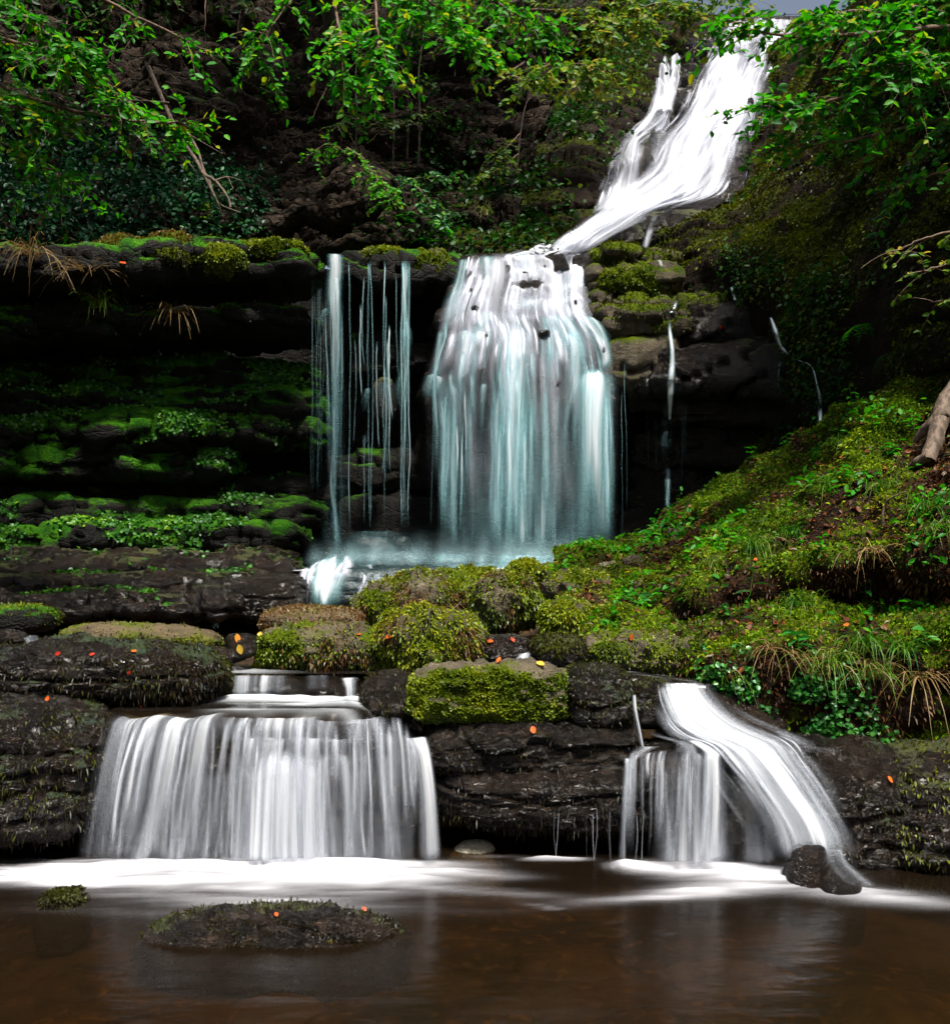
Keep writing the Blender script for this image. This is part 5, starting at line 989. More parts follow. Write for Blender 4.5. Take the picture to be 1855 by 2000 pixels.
def strands(parent, rows, n, mat, wf, vl, dens, seed, dd=0.08, dome=0.35, vr=(0, 0.9), tr=(0.05, 0.95)):
    r = np.random.default_rng(seed); R_ = catmull(np.array(rows, float), 80)
    for k in range(n):
        t = r.uniform(*tr); l = min(vl*r.uniform(0.5, 1.4), 0.98); v0 = r.uniform(vr[0], max(vr[0], min(vr[1], 1-l))); w = wf*r.uniform(0.4, 1.3); out = []
        for i, s in enumerate(np.linspace(0, 1, 6)):
            j = min((v0+l*s)*79, 79); a = int(min(j, 78)); q = R_[a]+(R_[a+1]-R_[a])*(j-a); c = q[0]+(q[1]-q[0])*t; h = (q[1]-q[0])*w*(0.75+0.35*s)/2
            out.append((c-h, c+h, q[2], q[3]-dd*(0.3+0.9*min(1, s*2.5))*r.uniform(0.9, 1.1)))
        d = dens*r.uniform(0.5, 1.1)
        stream(parent, out, mat, (d, d*0.7), 9, 18, 0.03, 0.5, 0.3, 0.5, 'water_strand', seed+k*0.37, dome=dome*0.4, wig=0.03)

def snap(rows, off=0.08):
    out = []
    for a, b_, y, d in rows: out.append((a, b_, y, float(hit((a+b_)/2, y)[0][1])-off))
    return out
# --- main fall
mf = empty('waterfall', W(1010, 1090, 13.0)); tag(mf, 'wide white main waterfall over the stepped rock face', kind='structure')
Z5 = lambda zx, zy: (600+zx*0.3517, 440+zy*0.3517)
def zrows(rows, x0, y0, s, dd=0.0): return [(x0+a*s, x0+b*s, y0+y*s, d+dd) for a, b, y, d in rows]
MS = [ # rows in zoom coordinates: left, right, y, depth ; dens
  ([(830, 915, 185, 13.75), (825, 912, 215, 13.6), (790, 912, 320, 13.5), (740, 908, 420, 13.35), (725, 905, 520, 13.25), (715, 900, 600, 13.2)], (0.8, 0.9)),
  ([(925, 1060, 170, 13.75), (930, 1060, 210, 13.6), (955, 1045, 320, 13.5), (940, 1045, 400, 13.4), (930, 1050, 480, 13.3)], (0.75, 0.85)),
  ([(1125, 1300, 165, 13.75), (1130, 1300, 200, 13.6), (1120, 1310, 300, 13.45), (1095, 1330, 400, 13.35), (1060, 1330, 500, 13.2)], (0.85, 1.0)),
  ([(1280, 1480, 175, 13.75), (1300, 1470, 230, 13.6), (1300, 1460, 320, 13.5), (1290, 1460, 420, 13.4), (1270, 1470, 510, 13.2)], (0.7, 0.85)),
  ([(1400, 1560, 180, 13.75), (1390, 1565, 240, 13.55), (1380, 1570, 330, 13.45), (1385, 1565, 420, 13.4), (1390, 1560, 510, 13.25)], (0.85, 0.9)),
  ([(905, 1110, 470, 13.3), (890, 1110, 510, 13.15), (860, 1080, 600, 13.0), (840, 1060, 700, 12.9)], (0.55, 0.5)),
  ([(1050, 1300, 470, 13.25), (1040, 1290, 530, 13.1), (1030, 1280, 700, 12.9), (1010, 1270, 900, 12.75), (1000, 1260, 1150, 12.7), (985, 1250, 1480, 12.65), (980, 1250, 1850, 12.65)], (1.0, 0.42)),
  ([(1260, 1480, 495, 13.2), (1265, 1520, 540, 13.0), (1270, 1590, 640, 12.9), (1275, 1600, 780, 12.85)], (0.85, 0.5)),
  ([(1460, 1600, 505, 13.2), (1480, 1660, 550, 13.0), (1540, 1700, 640, 12.9), (1590, 1710, 740, 12.85), (1590, 1705, 830, 12.8)], (0.85, 0.8)),
  ([(1290, 1400, 575, 12.95), (1280, 1420, 640, 12.85), (1275, 1430, 800, 12.8), (1270, 1440, 1100, 12.75), (1270, 1440, 1480, 12.7), (1270, 1440, 1840, 12.7)], (0.45, 0.12)),
  ([(1380, 1540, 570, 12.95), (1370, 1580, 640, 12.85), (1370, 1590, 780, 12.8), (1375, 1560, 900, 12.75), (1380, 1470, 1100, 12.75), (1385, 1460, 1500, 12.7)], (0.7, 0.15)),
  ([(830, 950, 585, 13.15), (815, 965, 620, 13.0), (805, 960, 700, 12.9), (800, 930, 800, 12.85), (790, 900, 900, 12.85)], (0.95, 0.9)),
  ([(720, 800, 590, 13.2), (705, 790, 650, 13.05), (690, 780, 750, 12.95), (670, 780, 860, 12.85)], (0.5, 0.6)),
  ([(950, 1020, 600, 13.1), (960, 1010, 650, 13.0), (965, 1000, 750, 12.95), (970, 995, 880, 12.9)], (0.7, 0.6)),
  ([(640, 780, 830, 12.95), (622, 790, 870, 12.75), (610, 780, 920, 12.65), (620, 740, 980, 12.6)], (0.9, 0.25)),
  ([(710, 870, 850, 12.9), (715, 868, 900, 12.75), (735, 865, 950, 12.68), (740, 862, 1100, 12.65), (742, 858, 1300, 12.62), (742, 856, 1600, 12.6), (740, 860, 1850, 12.6)], (0.95, 0.35)),
  ([(955, 1005, 870, 12.9), (945, 1010, 910, 12.78), (945, 1000, 1000, 12.72), (950, 985, 1200, 12.7)], (0.9, 0.1)),
  ([(1010, 1110, 900, 12.85), (1005, 1115, 940, 12.7), (1000, 1112, 1000, 12.65), (998, 1100, 1200, 12.62), (995, 1100, 1500, 12.6), (995, 1100, 1850, 12.6)], (0.75, 0.35)),
  ([(1490, 1700, 800, 12.9), (1455, 1735, 850, 12.65), (1440, 1748, 920, 12.55), (1438, 1740, 1050, 12.5), (1438, 1735, 1300, 12.5), (1436, 1730, 1600, 12.5), (1430, 1730, 1850, 12.5)], (1.0, 0.42)),
  ([(1490, 1640, 830, 12.7), (1480, 1650, 900, 12.5), (1478, 1645, 1100, 12.45), (1470, 1640, 1500, 12.45), (1460, 1650, 1850, 12.45)], (0.8, 0.3)),
  ([(700, 1760, 900, 12.95), (690, 1760, 1100, 12.9), (680, 1760, 1500, 12.85), (680, 1770, 1870, 12.8)], (0.12, 0.62)),
  ([(1060, 1250, 560, 12.95), (1050, 1245, 700, 12.8), (1045, 1240, 950, 12.7), (1040, 1240, 1400, 12.6), (1040, 1240, 1850, 12.6)], (0.8, 0.3))]
for k, (r, d) in enumerate(MS): stream(mf, zrows(r, 600, 440, 0.3517), 'fall_main', d, 24, 44, 0.10, 0.45, 0.14, 0.2, seed=k, rag=0.05, dome=0.06)
for k, (r, d, stp) in enumerate([([(820, 1580, 165, 13.7), (800, 1590, 300, 13.45), (720, 1640, 480, 13.2), (690, 1700, 640, 12.95), (640, 1730, 800, 12.8), (630, 1750, 1000, 12.68), (640, 1750, 1400, 12.6), (650, 1755, 1860, 12.55)], (0.60, 0.16), (7, 0.06)), ([(1040, 1570, 170, 13.65), (1080, 1570, 320, 13.4), (1040, 1590, 480, 13.15), (1030, 1640, 600, 12.95)], (0.85, 0.6), (5, 0.14)), ([(880, 1070, 300, 13.5), (760, 1060, 420, 13.3), (720, 1050, 560, 13.1), (690, 1020, 740, 12.95), (640, 980, 900, 12.8)], (0.5, 0.4), (6, 0.1))]):
    stream(mf, zrows(r, 600, 440, 0.3517), 'fall_up', d, 54, 50, 0.12, 0.14, 0.05, 0.3, seed=30+k, rag=0.04, steps=(stp[0], stp[1]*0.45))
rt = np.random.default_rng(8)
for k, (r, d) in enumerate([([(630, 1245, 1020, 12.42), (620, 1250, 1070, 12.36), (610, 1250, 1112, 12.2)], (0.25, 0.75)), ([(590, 1235, 1055, 12.1), (580, 1230, 1090, 12.0), (575, 1220, 1125, 11.9)], (0.1, 0.4)), ([(600, 720, 1040, 12.2), (590, 730, 1080, 12.1), (580, 735, 1110, 11.9)], (0.2, 0.8))]):
    stream(mf, r, 'mist', d, 40, 20, 0.0, 0.25, 0.7, 0.4, 'mist', 2200+k)
for k in range(34):
    x = rt.uniform(640, 1780); y0 = rt.uniform(700, 1050); th = rt.uniform(4, 10)
    thread(mf, [Z5(x, y0)+(12.55,), Z5(x+rt.normal(0, 8), y0+rt.uniform(200, 400))+(12.5,), Z5(x+rt.normal(0, 10), rt.uniform(1400, 1850))+(12.48,)], th*0.35, 'fall_main', (0.5, 0.15), 40+k)
MFR = zrows([(835, 1565, 165, 13.65), (790, 1570, 320, 13.4), (725, 1590, 480, 13.15), (700, 1680, 620, 12.95), (640, 1730, 800, 12.8), (630, 1750, 920, 12.7)], 600, 440, 0.3517)
strands(mf, MFR, 90, 'fall_up', 0.06, 0.26, 1.3, 400, 0.10, 0.4, (0.0, 0.62))
MFL = MFR[2:]+zrows([(640, 1750, 1200, 12.6), (650, 1750, 1850, 12.5)], 600, 440, 0.3517)
strands(mf, MFL, 44, 'fall_main', 0.05, 0.45, 0.75, 500, 0.10, 0.1, (0.0, 0.5))
LOW = zrows([(720, 1700, 820, 12.75), (715, 1705, 1100, 12.6), (705, 1710, 1450, 12.55), (700, 1715, 1850, 12.5)], 600, 440, 0.3517)
for q, (ta, tb, n_) in enumerate([(0.03, 0.17, 14), (0.28, 0.54, 22), (0.74, 1.0, 22)]): strands(mf, LOW, n_, 'fall_main', 0.05, 0.8, 0.85, 1500+q*30, 0.06, 0.1, (0.0, 0.3), (ta, tb))
stream(mf, [(1045, 1185, 466, 14.2), (1000, 1170, 488, 13.85), (950, 1155, 502, 13.65), (930, 1150, 520, 13.5)], 'fall_up', (0.9, 0.8), 30, 24, 0.05, 0.3, 0.1, 0.4, seed=1600)
# --- slender falls to the left
sf = empty('waterfall', W(655, 1085, 12.6)); tag(sf, 'tall thin waterfall at the right end of the upper ledge', kind='structure')
for k, (r, d) in enumerate([([(108, 208, 155, 13.15), (103, 212, 175, 12.95), (98, 206, 320, 12.85), (95, 205, 470, 12.8), (108, 204, 600, 12.8), (116, 198, 850, 12.75), (122, 185, 1200, 12.7), (124, 182, 1500, 12.65), (112, 196, 1830, 12.6)], (0.95, 0.7)),
        ([(135, 200, 150, 13.1), (130, 190, 400, 12.75), (135, 185, 800, 12.7), (135, 172, 1300, 12.6), (135, 175, 1840, 12.55)], (0.9, 0.55)), ([(85, 130, 465, 12.8), (70, 120, 490, 12.7), (66, 110, 540, 12.68), (75, 110, 640, 12.68)], (0.7, 0.1)), ([(95, 220, 700, 12.9), (80, 230, 1200, 12.8), (60, 250, 1850, 12.75)], (0.12, 0.25))]):
    stream(sf, zrows(r, 600, 440, 0.3517), 'fall_main', d, 12, 50, 0.03, 0.45, 0.06, 0.08, seed=70+k, rag=0.05, wig=0.06)
strands(sf, zrows([(100, 215, 150, 12.95), (92, 212, 450, 12.75), (105, 205, 900, 12.7), (112, 195, 1400, 12.6), (105, 200, 1840, 12.55)], 600, 440, 0.3517), 16, 'fall_main', 0.16, 0.5, 0.8, 1700, 0.05, 0.1, (0.0, 0.5))
for k in range(8): x = rt.uniform(20, 95); thread(sf, [Z5(x, 170+rt.uniform(0, 100))+(12.9,), Z5(x+rt.normal(0, 6), 800)+(12.7,), Z5(x-6, 1500)+(12.6,)], 2.2, 'fall_main', (0.35, 0.3), 80+k)
tf = empty('waterfall', W(760, 1060, 12.8)); tag(tf, 'veil of thin water threads between the two larger falls', kind='structure')
for k, (r, d) in enumerate([([(515, 565, 190, 13.5), (515, 566, 230, 13.3), (522, 566, 400, 13.2), (520, 575, 560, 13.1), (500, 582, 600, 13.0), (498, 580, 700, 12.95), (500, 575, 820, 12.95), (485, 572, 880, 12.85), (486, 570, 960, 12.8), (530, 575, 1100, 12.8), (545, 572, 1400, 12.8), (548, 568, 1640, 12.8)], (0.95, 0.3)),
        ([(335, 352, 205, 13.5), (335, 352, 300, 13.3), (333, 352, 600, 13.2), (335, 350, 880, 13.0)], (0.9, 0.8)), ([(320, 350, 900, 13.0), (295, 352, 940, 12.85), (282, 348, 1000, 12.8), (285, 330, 1060, 12.8)], (0.55, 0.1)), ([(295, 345, 1150, 12.8), (305, 340, 1200, 12.78), (312, 330, 1300, 12.75), (312, 330, 1680, 12.7)], (0.6, 0.7)),
        ([(360, 480, 870, 13.0), (350, 480, 930, 12.85), (350, 470, 1020, 12.8)], (0.35, 0.1))]):
    stream(tf, zrows(r, 600, 440, 0.3517), 'fall_main', (d[0]*0.9, d[1]), 10, 44, 0.02, 0.45, 0.08, 0.25, seed=90+k, dome=0.05, wig=0.05)
for k in range(14): x = rt.choice([rt.uniform(220, 500), rt.uniform(380, 680)]); y0 = rt.uniform(200, 1100); thread(tf, [Z5(x, y0)+(13.2 if y0 < 600 else 12.8,), Z5(x+rt.normal(0, 8), y0+300)+(13.0 if y0 < 600 else 12.75,), Z5(x+rt.normal(0, 10), y0+rt.uniform(500, 700))+(12.75,)], rt.uniform(1.8, 5.0), 'fall_main', (1.0, 0.6), 100+k)
for k, x in enumerate([236, 341, 352, 428, 528, 540, 548, 556, 566]):
    x = x+rt.normal(0, 4); thread(tf, [Z5(x, 195)+(13.45,), Z5(x, 260)+(13.2,), Z5(x+rt.normal(0, 5), 700)+(12.95,), Z5(x+rt.normal(0, 8), 1200)+(12.72,), Z5(x+rt.normal(0, 8), 1690)+(12.62,)], rt.uniform(1.4, 6.0), 'fall_main', (rt.uniform(0.5, 1.0), rt.uniform(0.35, 0.7)), 2300+k)
# --- cascades at its foot
bc = empty('cascade', W(640, 1180, 11)); tag(bc, 'white cascade spilling over the dark step below the slender fall', kind='structure')
for k, (r, d) in enumerate([([(640, 670, 1083, 12.3), (600, 685, 1100, 11.9), (588, 690, 1125, 11.4), (584, 682, 1150, 11.15), (582, 675, 1200, 11.0)], (1.0, 0.95)), ([(585, 650, 1112, 12.0), (590, 645, 1122, 11.6), (585, 625, 1160, 11.2), (583, 620, 1195, 11.1)], (0.7, 0.6)), ([(700, 815, 1110, 11.9), (712, 805, 1118, 11.6), (715, 800, 1140, 11.3), (705, 790, 1195, 11.2)], (0.95, 0.6)), ([(820, 1100, 1100, 12.2), (800, 1100, 1110, 11.9), (790, 1090, 1140, 11.6)], (0.45, 0.3)),
        ([(830, 925, 1080, 12.5), (825, 930, 1088, 12.3), (820, 930, 1104, 12.1)], (0.5, 0.3)), ([(940, 1120, 1082, 12.55), (930, 1120, 1092, 12.35), (920, 1110, 1108, 12.1)], (0.6, 0.3)), ([(665, 800, 1036, 12.55), (660, 805, 1044, 12.45), (660, 805, 1060, 12.4)], (0.25, 0.1)),
        ([(690, 770, 1102, 12.1), (690, 770, 1112, 11.8), (700, 760, 1125, 11.5)], (0.5, 0.3))]):
    stream(bc, r, 'fall_main', (d[0]*0.85, d[1]*0.8), 22, 28, 0.04, 0.4, 0.2, 0.25, seed=130+k, rag=0.02, dome=0.1)
strands(bc, [(635, 690, 1080, 12.4), (590, 700, 1105, 11.8), (578, 695, 1135, 11.2), (575, 690, 1200, 10.95)], 22, 'fall_up', 0.2, 0.6, 1.1, 1800, 0.05, 0.1, (0.0, 0.5))
strands(bc, [(690, 830, 1100, 12.1), (700, 820, 1120, 11.5), (695, 810, 1150, 11.25), (690, 800, 1195, 11.1)], 18, 'fall_up', 0.13, 0.5, 0.8, 1850, 0.05, 0.1, (0.0, 0.5))
tk = empty('trickle', W(420, 1220, 9.5)); tag(tk, 'small trickle over the black layered rock left of the base cascade', kind='structure')
stream(tk, [(440, 462, 1148, 10.6), (425, 450, 1155, 10.3), (415, 440, 1175, 10.05), (412, 432, 1200, 10.0), (412, 430, 1232, 9.9)], 'fall_main', (0.8, 0.6), 10, 30, 0.02, 0.3, seed=140)
# --- upper fall
ufl = empty('waterfall', W(1120, 500, 13.6)); tag(ufl, 'long white upper waterfall sliding down from the skyline', kind='structure')
Z3 = lambda a, b, y, d: (1150+a*0.3815, 1150+b*0.3815, y*0.3815, d)
def ufd(py): ys = [q[0] for q in UF][::-1]; ds = [q[3] for q in UF][::-1]; return float(np.interp(py, ys, ds))
def urow(rows, lift=0.45): return [(1150+a*0.3815, 1150+b*0.3815, y*0.3815, ufd(y*0.3815)-lift) for a, b, y in rows]
US = [([(670, 1080, 128), (655, 1080, 160), (640, 1070, 200), (610, 1030, 260), (590, 990, 300), (550, 940, 380), (520, 910, 450), (480, 890, 550), (430, 860, 620), (360, 810, 700), (310, 790, 780), (280, 770, 850), (220, 740, 920), (110, 680, 1000), (60, 480, 1060), (0, 350, 1110), (-90, 250, 1170), (-180, 130, 1230), (-230, 20, 1300)], (0.75, 1.0)),
      ([(690, 870, 135), (670, 850, 200), (620, 830, 300), (570, 800, 420), (530, 760, 540), (470, 720, 640), (420, 690, 720), (370, 660, 800), (330, 600, 900), (250, 560, 980), (100, 450, 1050), (0, 300, 1110), (-100, 180, 1180), (-190, 60, 1250), (-240, 0, 1310)], (1.0, 1.0)),
      ([(350, 400, 315), (345, 410, 350), (335, 420, 420), (325, 450, 460), (310, 440, 520), (280, 420, 600), (220, 400, 660), (150, 290, 740), (100, 275, 820), (80, 265, 900), (50, 260, 980), (20, 250, 1060), (-10, 240, 1110)], (0.85, 0.9)),
      ([(405, 470, 310), (410, 465, 350), (400, 460, 430), (370, 455, 480), (330, 440, 540), (300, 430, 600)], (0.85, 0.8)),
      ([(900, 1060, 130), (880, 1060, 200), (830, 980, 280), (800, 940, 360), (780, 890, 450), (770, 860, 560), (740, 850, 650), (720, 840, 740)], (0.6, 0.45)),
      ([(290, 420, 620), (280, 400, 680), (275, 390, 760), (270, 360, 850), (250, 340, 930), (200, 330, 1000)], (0.35, 0.5)),
      ([(-60, 0, 1190), (-110, -20, 1230), (-150, -60, 1290), (-200, -120, 1330)], (0.8, 0.6))]
for k, (r, d) in enumerate(US):
    stream(ufl, urow(r, 0.5 if k != 1 else 0.65), 'fall_up', (d[0]*0.85, d[1]*0.9), 46, 90, 0.2, 0.20, 0.02, 0.03, seed=150+k, steps=(6 if len(r) > 12 else 4, 0.12))
for k in range(16): x = rt.uniform(860, 1010); y = rt.uniform(440, 620); q = ufd(y*0.3815)-0.35; thread(ufl, [(1150+x*0.3815, y*0.3815, q), (1150+(x-3)*0.3815, (y+60)*0.3815, q-0.1), (1150+(x-5)*0.3815, (y+rt.uniform(100, 170))*0.3815, q-0.2)], 2.0, 'fall_up', (0.6, 0.4), 170+k)
for k in range(10): x = rt.uniform(5, 60); y = rt.uniform(880, 950); q = ufd(y*0.3815)-0.3; thread(ufl, [(1150+x*0.3815, y*0.3815, q), (1150+x*0.3815, (y+60)*0.3815, q-0.05), (1150+x*0.3815, (y+rt.uniform(90, 160))*0.3815, q-0.1)], 1.8, 'fall_up', (0.6, 0.3), 190+k)
strands(ufl, urow(US[0][0], 0.75), 70, 'fall_up', 0.08, 0.16, 0.95, 600, 0.12, 0.3, (0.0, 0.85), (0.0, 1.0))
strands(ufl, urow(US[2][0], 0.7), 36, 'fall_up', 0.15, 0.16, 0.85, 700, 0.10, 0.3, (0.0, 0.85), (0.0, 1.0))
ss = empty('trickle', W(1255, 485, 13.5)); tag(ss, 'little side stream falling over dark rock right of the upper fall', kind='structure')
stream(ss, snap([(1275, 1290, 415, 13.9), (1268, 1285, 430, 13.7), (1258, 1278, 455, 13.55), (1248, 1268, 488, 13.5)]), 'fall_up', (0.6, 0.5), 10, 30, 0.02, 0.45, 0.15, 0.2, seed=210)
stream(ss, snap([(1282, 1292, 505, 13.3), (1285, 1296, 515, 13.1), (1290, 1298, 525, 13.0)]), 'fall_up', (0.55, 0.5), 8, 16, 0.0, 0.45, 0.3, 0.3, seed=211)
# --- trickles on the wet wall
t1 = empty('trickle', W(1305, 1000, 12.5)); tag(t1, 'thin straight trickle down the wet wall right of the main fall', kind='structure')
for k, (r, d) in enumerate([([(1303, 1311, 618, 13.0), (1303, 1314, 650, 12.9), (1306, 1319, 680, 12.8), (1305, 1321, 710, 12.75), (1301, 1320, 740, 12.7), (1300, 1318, 770, 12.7), (1303, 1313, 810, 12.7), (1305, 1310, 840, 12.7)], (0.9, 0.8)), ([(1297, 1313, 840, 12.7), (1287, 1316, 852, 12.6), (1284, 1316, 880, 12.6)], (0.6, 0.3)), ([(1290, 1312, 885, 12.7), (1295, 1312, 920, 12.7), (1296, 1308, 1000, 12.7)], (0.55, 0.3)), ([(1318, 1328, 585, 13.2), (1310, 1322, 600, 13.0), (1304, 1314, 612, 12.95)], (0.6, 0.6))]):
    stream(t1, snap(r, 0.10), 'fall_main', (min(1.4, d[0]*1.5), d[1]*1.7), 8, 40, 0.01, 0.48, 0.1, 0.25, seed=220+k)
for k in range(14): x = rt.uniform(1225, 1360); dd = float(hit(x, 775)[0][1])-0.06; thread(t1, [(x, 780, dd), (x, 850, dd), (x, rt.uniform(870, 960), dd)], 1.5, 'fall_main', (0.3, 0.1), 230+k)
t2 = empty('trickle', W(1590, 850, 12)); tag(t2, 'forking trickle on the right of the wet wall', kind='structure')
for k, (r, d) in enumerate([([(1498, 1508, 616, 12.5), (1506, 1522, 645, 12.3), (1515, 1530, 672, 12.2), (1528, 1545, 690, 12.1), (1540, 1552, 701, 12.05)], (0.85, 0.8)), ([(1535, 1550, 698, 12.1), (1555, 1570, 705, 12.0), (1575, 1584, 712, 11.95), (1585, 1592, 725, 11.9), (1590, 1598, 750, 11.85), (1592, 1608, 775, 11.8), (1594, 1608, 800, 11.8), (1598, 1606, 850, 11.8)], (0.8, 0.6)), ([(1528, 1540, 698, 12.1), (1518, 1528, 710, 12.1), (1516, 1522, 740, 12.05), (1516, 1522, 800, 12.05)], (0.6, 0.3)), ([(1424, 1432, 560, 13.0), (1428, 1436, 575, 12.9), (1432, 1440, 588, 12.85)], (0.8, 0.7))]):
    stream(t2, snap(r, 0.10), 'fall_main', (min(1.4, d[0]*1.6), d[1]*1.6), 8, 36, 0.01, 0.48, 0.1, 0.2, seed=250+k)

# --- near left cascade
nl = empty('cascade', W(500, 1680, 6.1)); tag(nl, 'broad curtain cascade into the pool at the left', kind='structure')
NL = [([(240, 470, 1392, 6.5), (208, 450, 1402, 6.32), (195, 440, 1425, 6.22), (178, 430, 1490, 6.16), (160, 420, 1580, 6.13), (142, 415, 1690, 6.12)], (0.75, 0.62)),
      ([(420, 640, 1398, 6.5), (415, 640, 1404, 6.32), (408, 640, 1420, 6.24), (405, 640, 1452, 6.22)], (0.8, 0.5)),
      ([(600, 760, 1402, 6.5), (600, 755, 1409, 6.32), (600, 750, 1425, 6.26), (600, 745, 1455, 6.24)], (0.55, 0.35)),
      ([(430, 690, 1462, 6.26), (425, 690, 1475, 6.18), (418, 690, 1500, 6.14), (412, 690, 1580, 6.11), (405, 690, 1690, 6.10)], (0.95, 0.80)),
      ([(640, 790, 1470, 6.3), (645, 785, 1482, 6.18), (650, 782, 1520, 6.14), (655, 780, 1600, 6.11), (655, 780, 1690, 6.10)], (0.8, 0.55)),
      ([(780, 835, 1436, 6.42), (790, 838, 1445, 6.28), (805, 846, 1480, 6.2), (812, 856, 1560, 6.14), (812, 866, 1690, 6.10)], (0.7, 0.55)),
      ([(740, 800, 1430, 6.42), (745, 805, 1440, 6.3), (748, 812, 1500, 6.2), (750, 815, 1690, 6.12)], (0.35, 0.35)),
      ([(215, 830, 1500, 6.3), (180, 830, 1600, 6.25), (150, 840, 1690, 6.2)], (0.25, 0.5)),
      ([(445, 700, 1440, 6.27), (440, 700, 1455, 6.2), (435, 700, 1480, 6.15), (430, 700, 1520, 6.12)], (0.5, 0.3)),
      ([(480, 660, 1470, 6.2), (475, 660, 1490, 6.12), (470, 660, 1580, 6.07), (468, 665, 1690, 6.05)], (0.7, 0.6))]
for k, (r, d) in enumerate(NL): stream(nl, r, 'fall_near', d, 56, 36, 0.04, 0.30 if k in (3, 4, 9) else 0.2, 0.25 if k in (3, 4, 9) else 0.09, 0.10, seed=270+k, rag=0.05)
strands(nl, [(225, 830, 1398, 6.35), (205, 835, 1412, 6.2), (180, 845, 1480, 6.12), (160, 852, 1580, 6.08), (145, 860, 1690, 6.05)], 70, 'fall_near', 0.035, 0.75, 0.8, 1900, 0.04, 0.1, (0.0, 0.35))
for k in range(12): x = rt.uniform(230, 830); x2 = x+(x-520)*0.10; thread(nl, [(x, 1408, 6.25), (x+(x2-x)*0.4, 1500, 6.12), (x2, 1685, 6.08)], rt.uniform(6, 16), 'fall_near', (0.45, 0.55), 290+k)
us = empty('cascade', W(560, 1358, 7)); tag(us, 'low step of water above the left curtain cascade', kind='structure')
for k, (r, d) in enumerate([([(440, 585, 1316, 7.2), (438, 582, 1321, 7.08), (436, 580, 1335, 7.02), (434, 578, 1362, 7.0)], (0.8, 0.85)), ([(660, 705, 1322, 7.0), (665, 702, 1330, 6.85), (672, 700, 1350, 6.7), (668, 702, 1375, 6.6)], (0.8, 0.6)), ([(590, 660, 1318, 7.1), (590, 660, 1325, 7.03), (590, 660, 1350, 7.0)], (0.25, 0.2))]):
    stream(us, r, 'fall_near', (d[0]*0.8, d[1]*0.75), 40, 30, 0.02, 0.35, 0.15, 0.2, seed=310+k, rag=0.03, dome=0.06)
ch = empty('chute', W(450, 1312, 7.1)); tag(ch, 'little chute between the tan slab and the black stones', kind='structure')
stream(ch, [(425, 445, 1268, 7.5), (440, 456, 1285, 7.35), (448, 470, 1300, 7.25), (450, 500, 1312, 7.15)], 'fall_near', (0.7, 0.5), 10, 24, 0.0, 0.3, seed=320)
c2 = empty('chute', W(1030, 1290, 7.2)); tag(c2, 'narrow white chute between two dark stones behind the moss block', kind='structure')
stream(c2, [(1030, 1065, 1250, 7.7), (1022, 1050, 1262, 7.5), (1008, 1040, 1280, 7.3), (998, 1035, 1296, 7.2)], 'fall_near', (0.6, 0.8), 12, 24, 0.0, 0.3, seed=321)
c3 = empty('chute', W(70, 1260, 7.2)); tag(c3, 'small chute beside the blue black stone at the left edge', kind='structure')
stream(c3, [(40, 75, 1240, 7.6), (45, 80, 1250, 7.4), (50, 85, 1265, 7.2)], 'fall_near', (0.4, 0.4), 10, 16, 0.0, 0.3, seed=322)
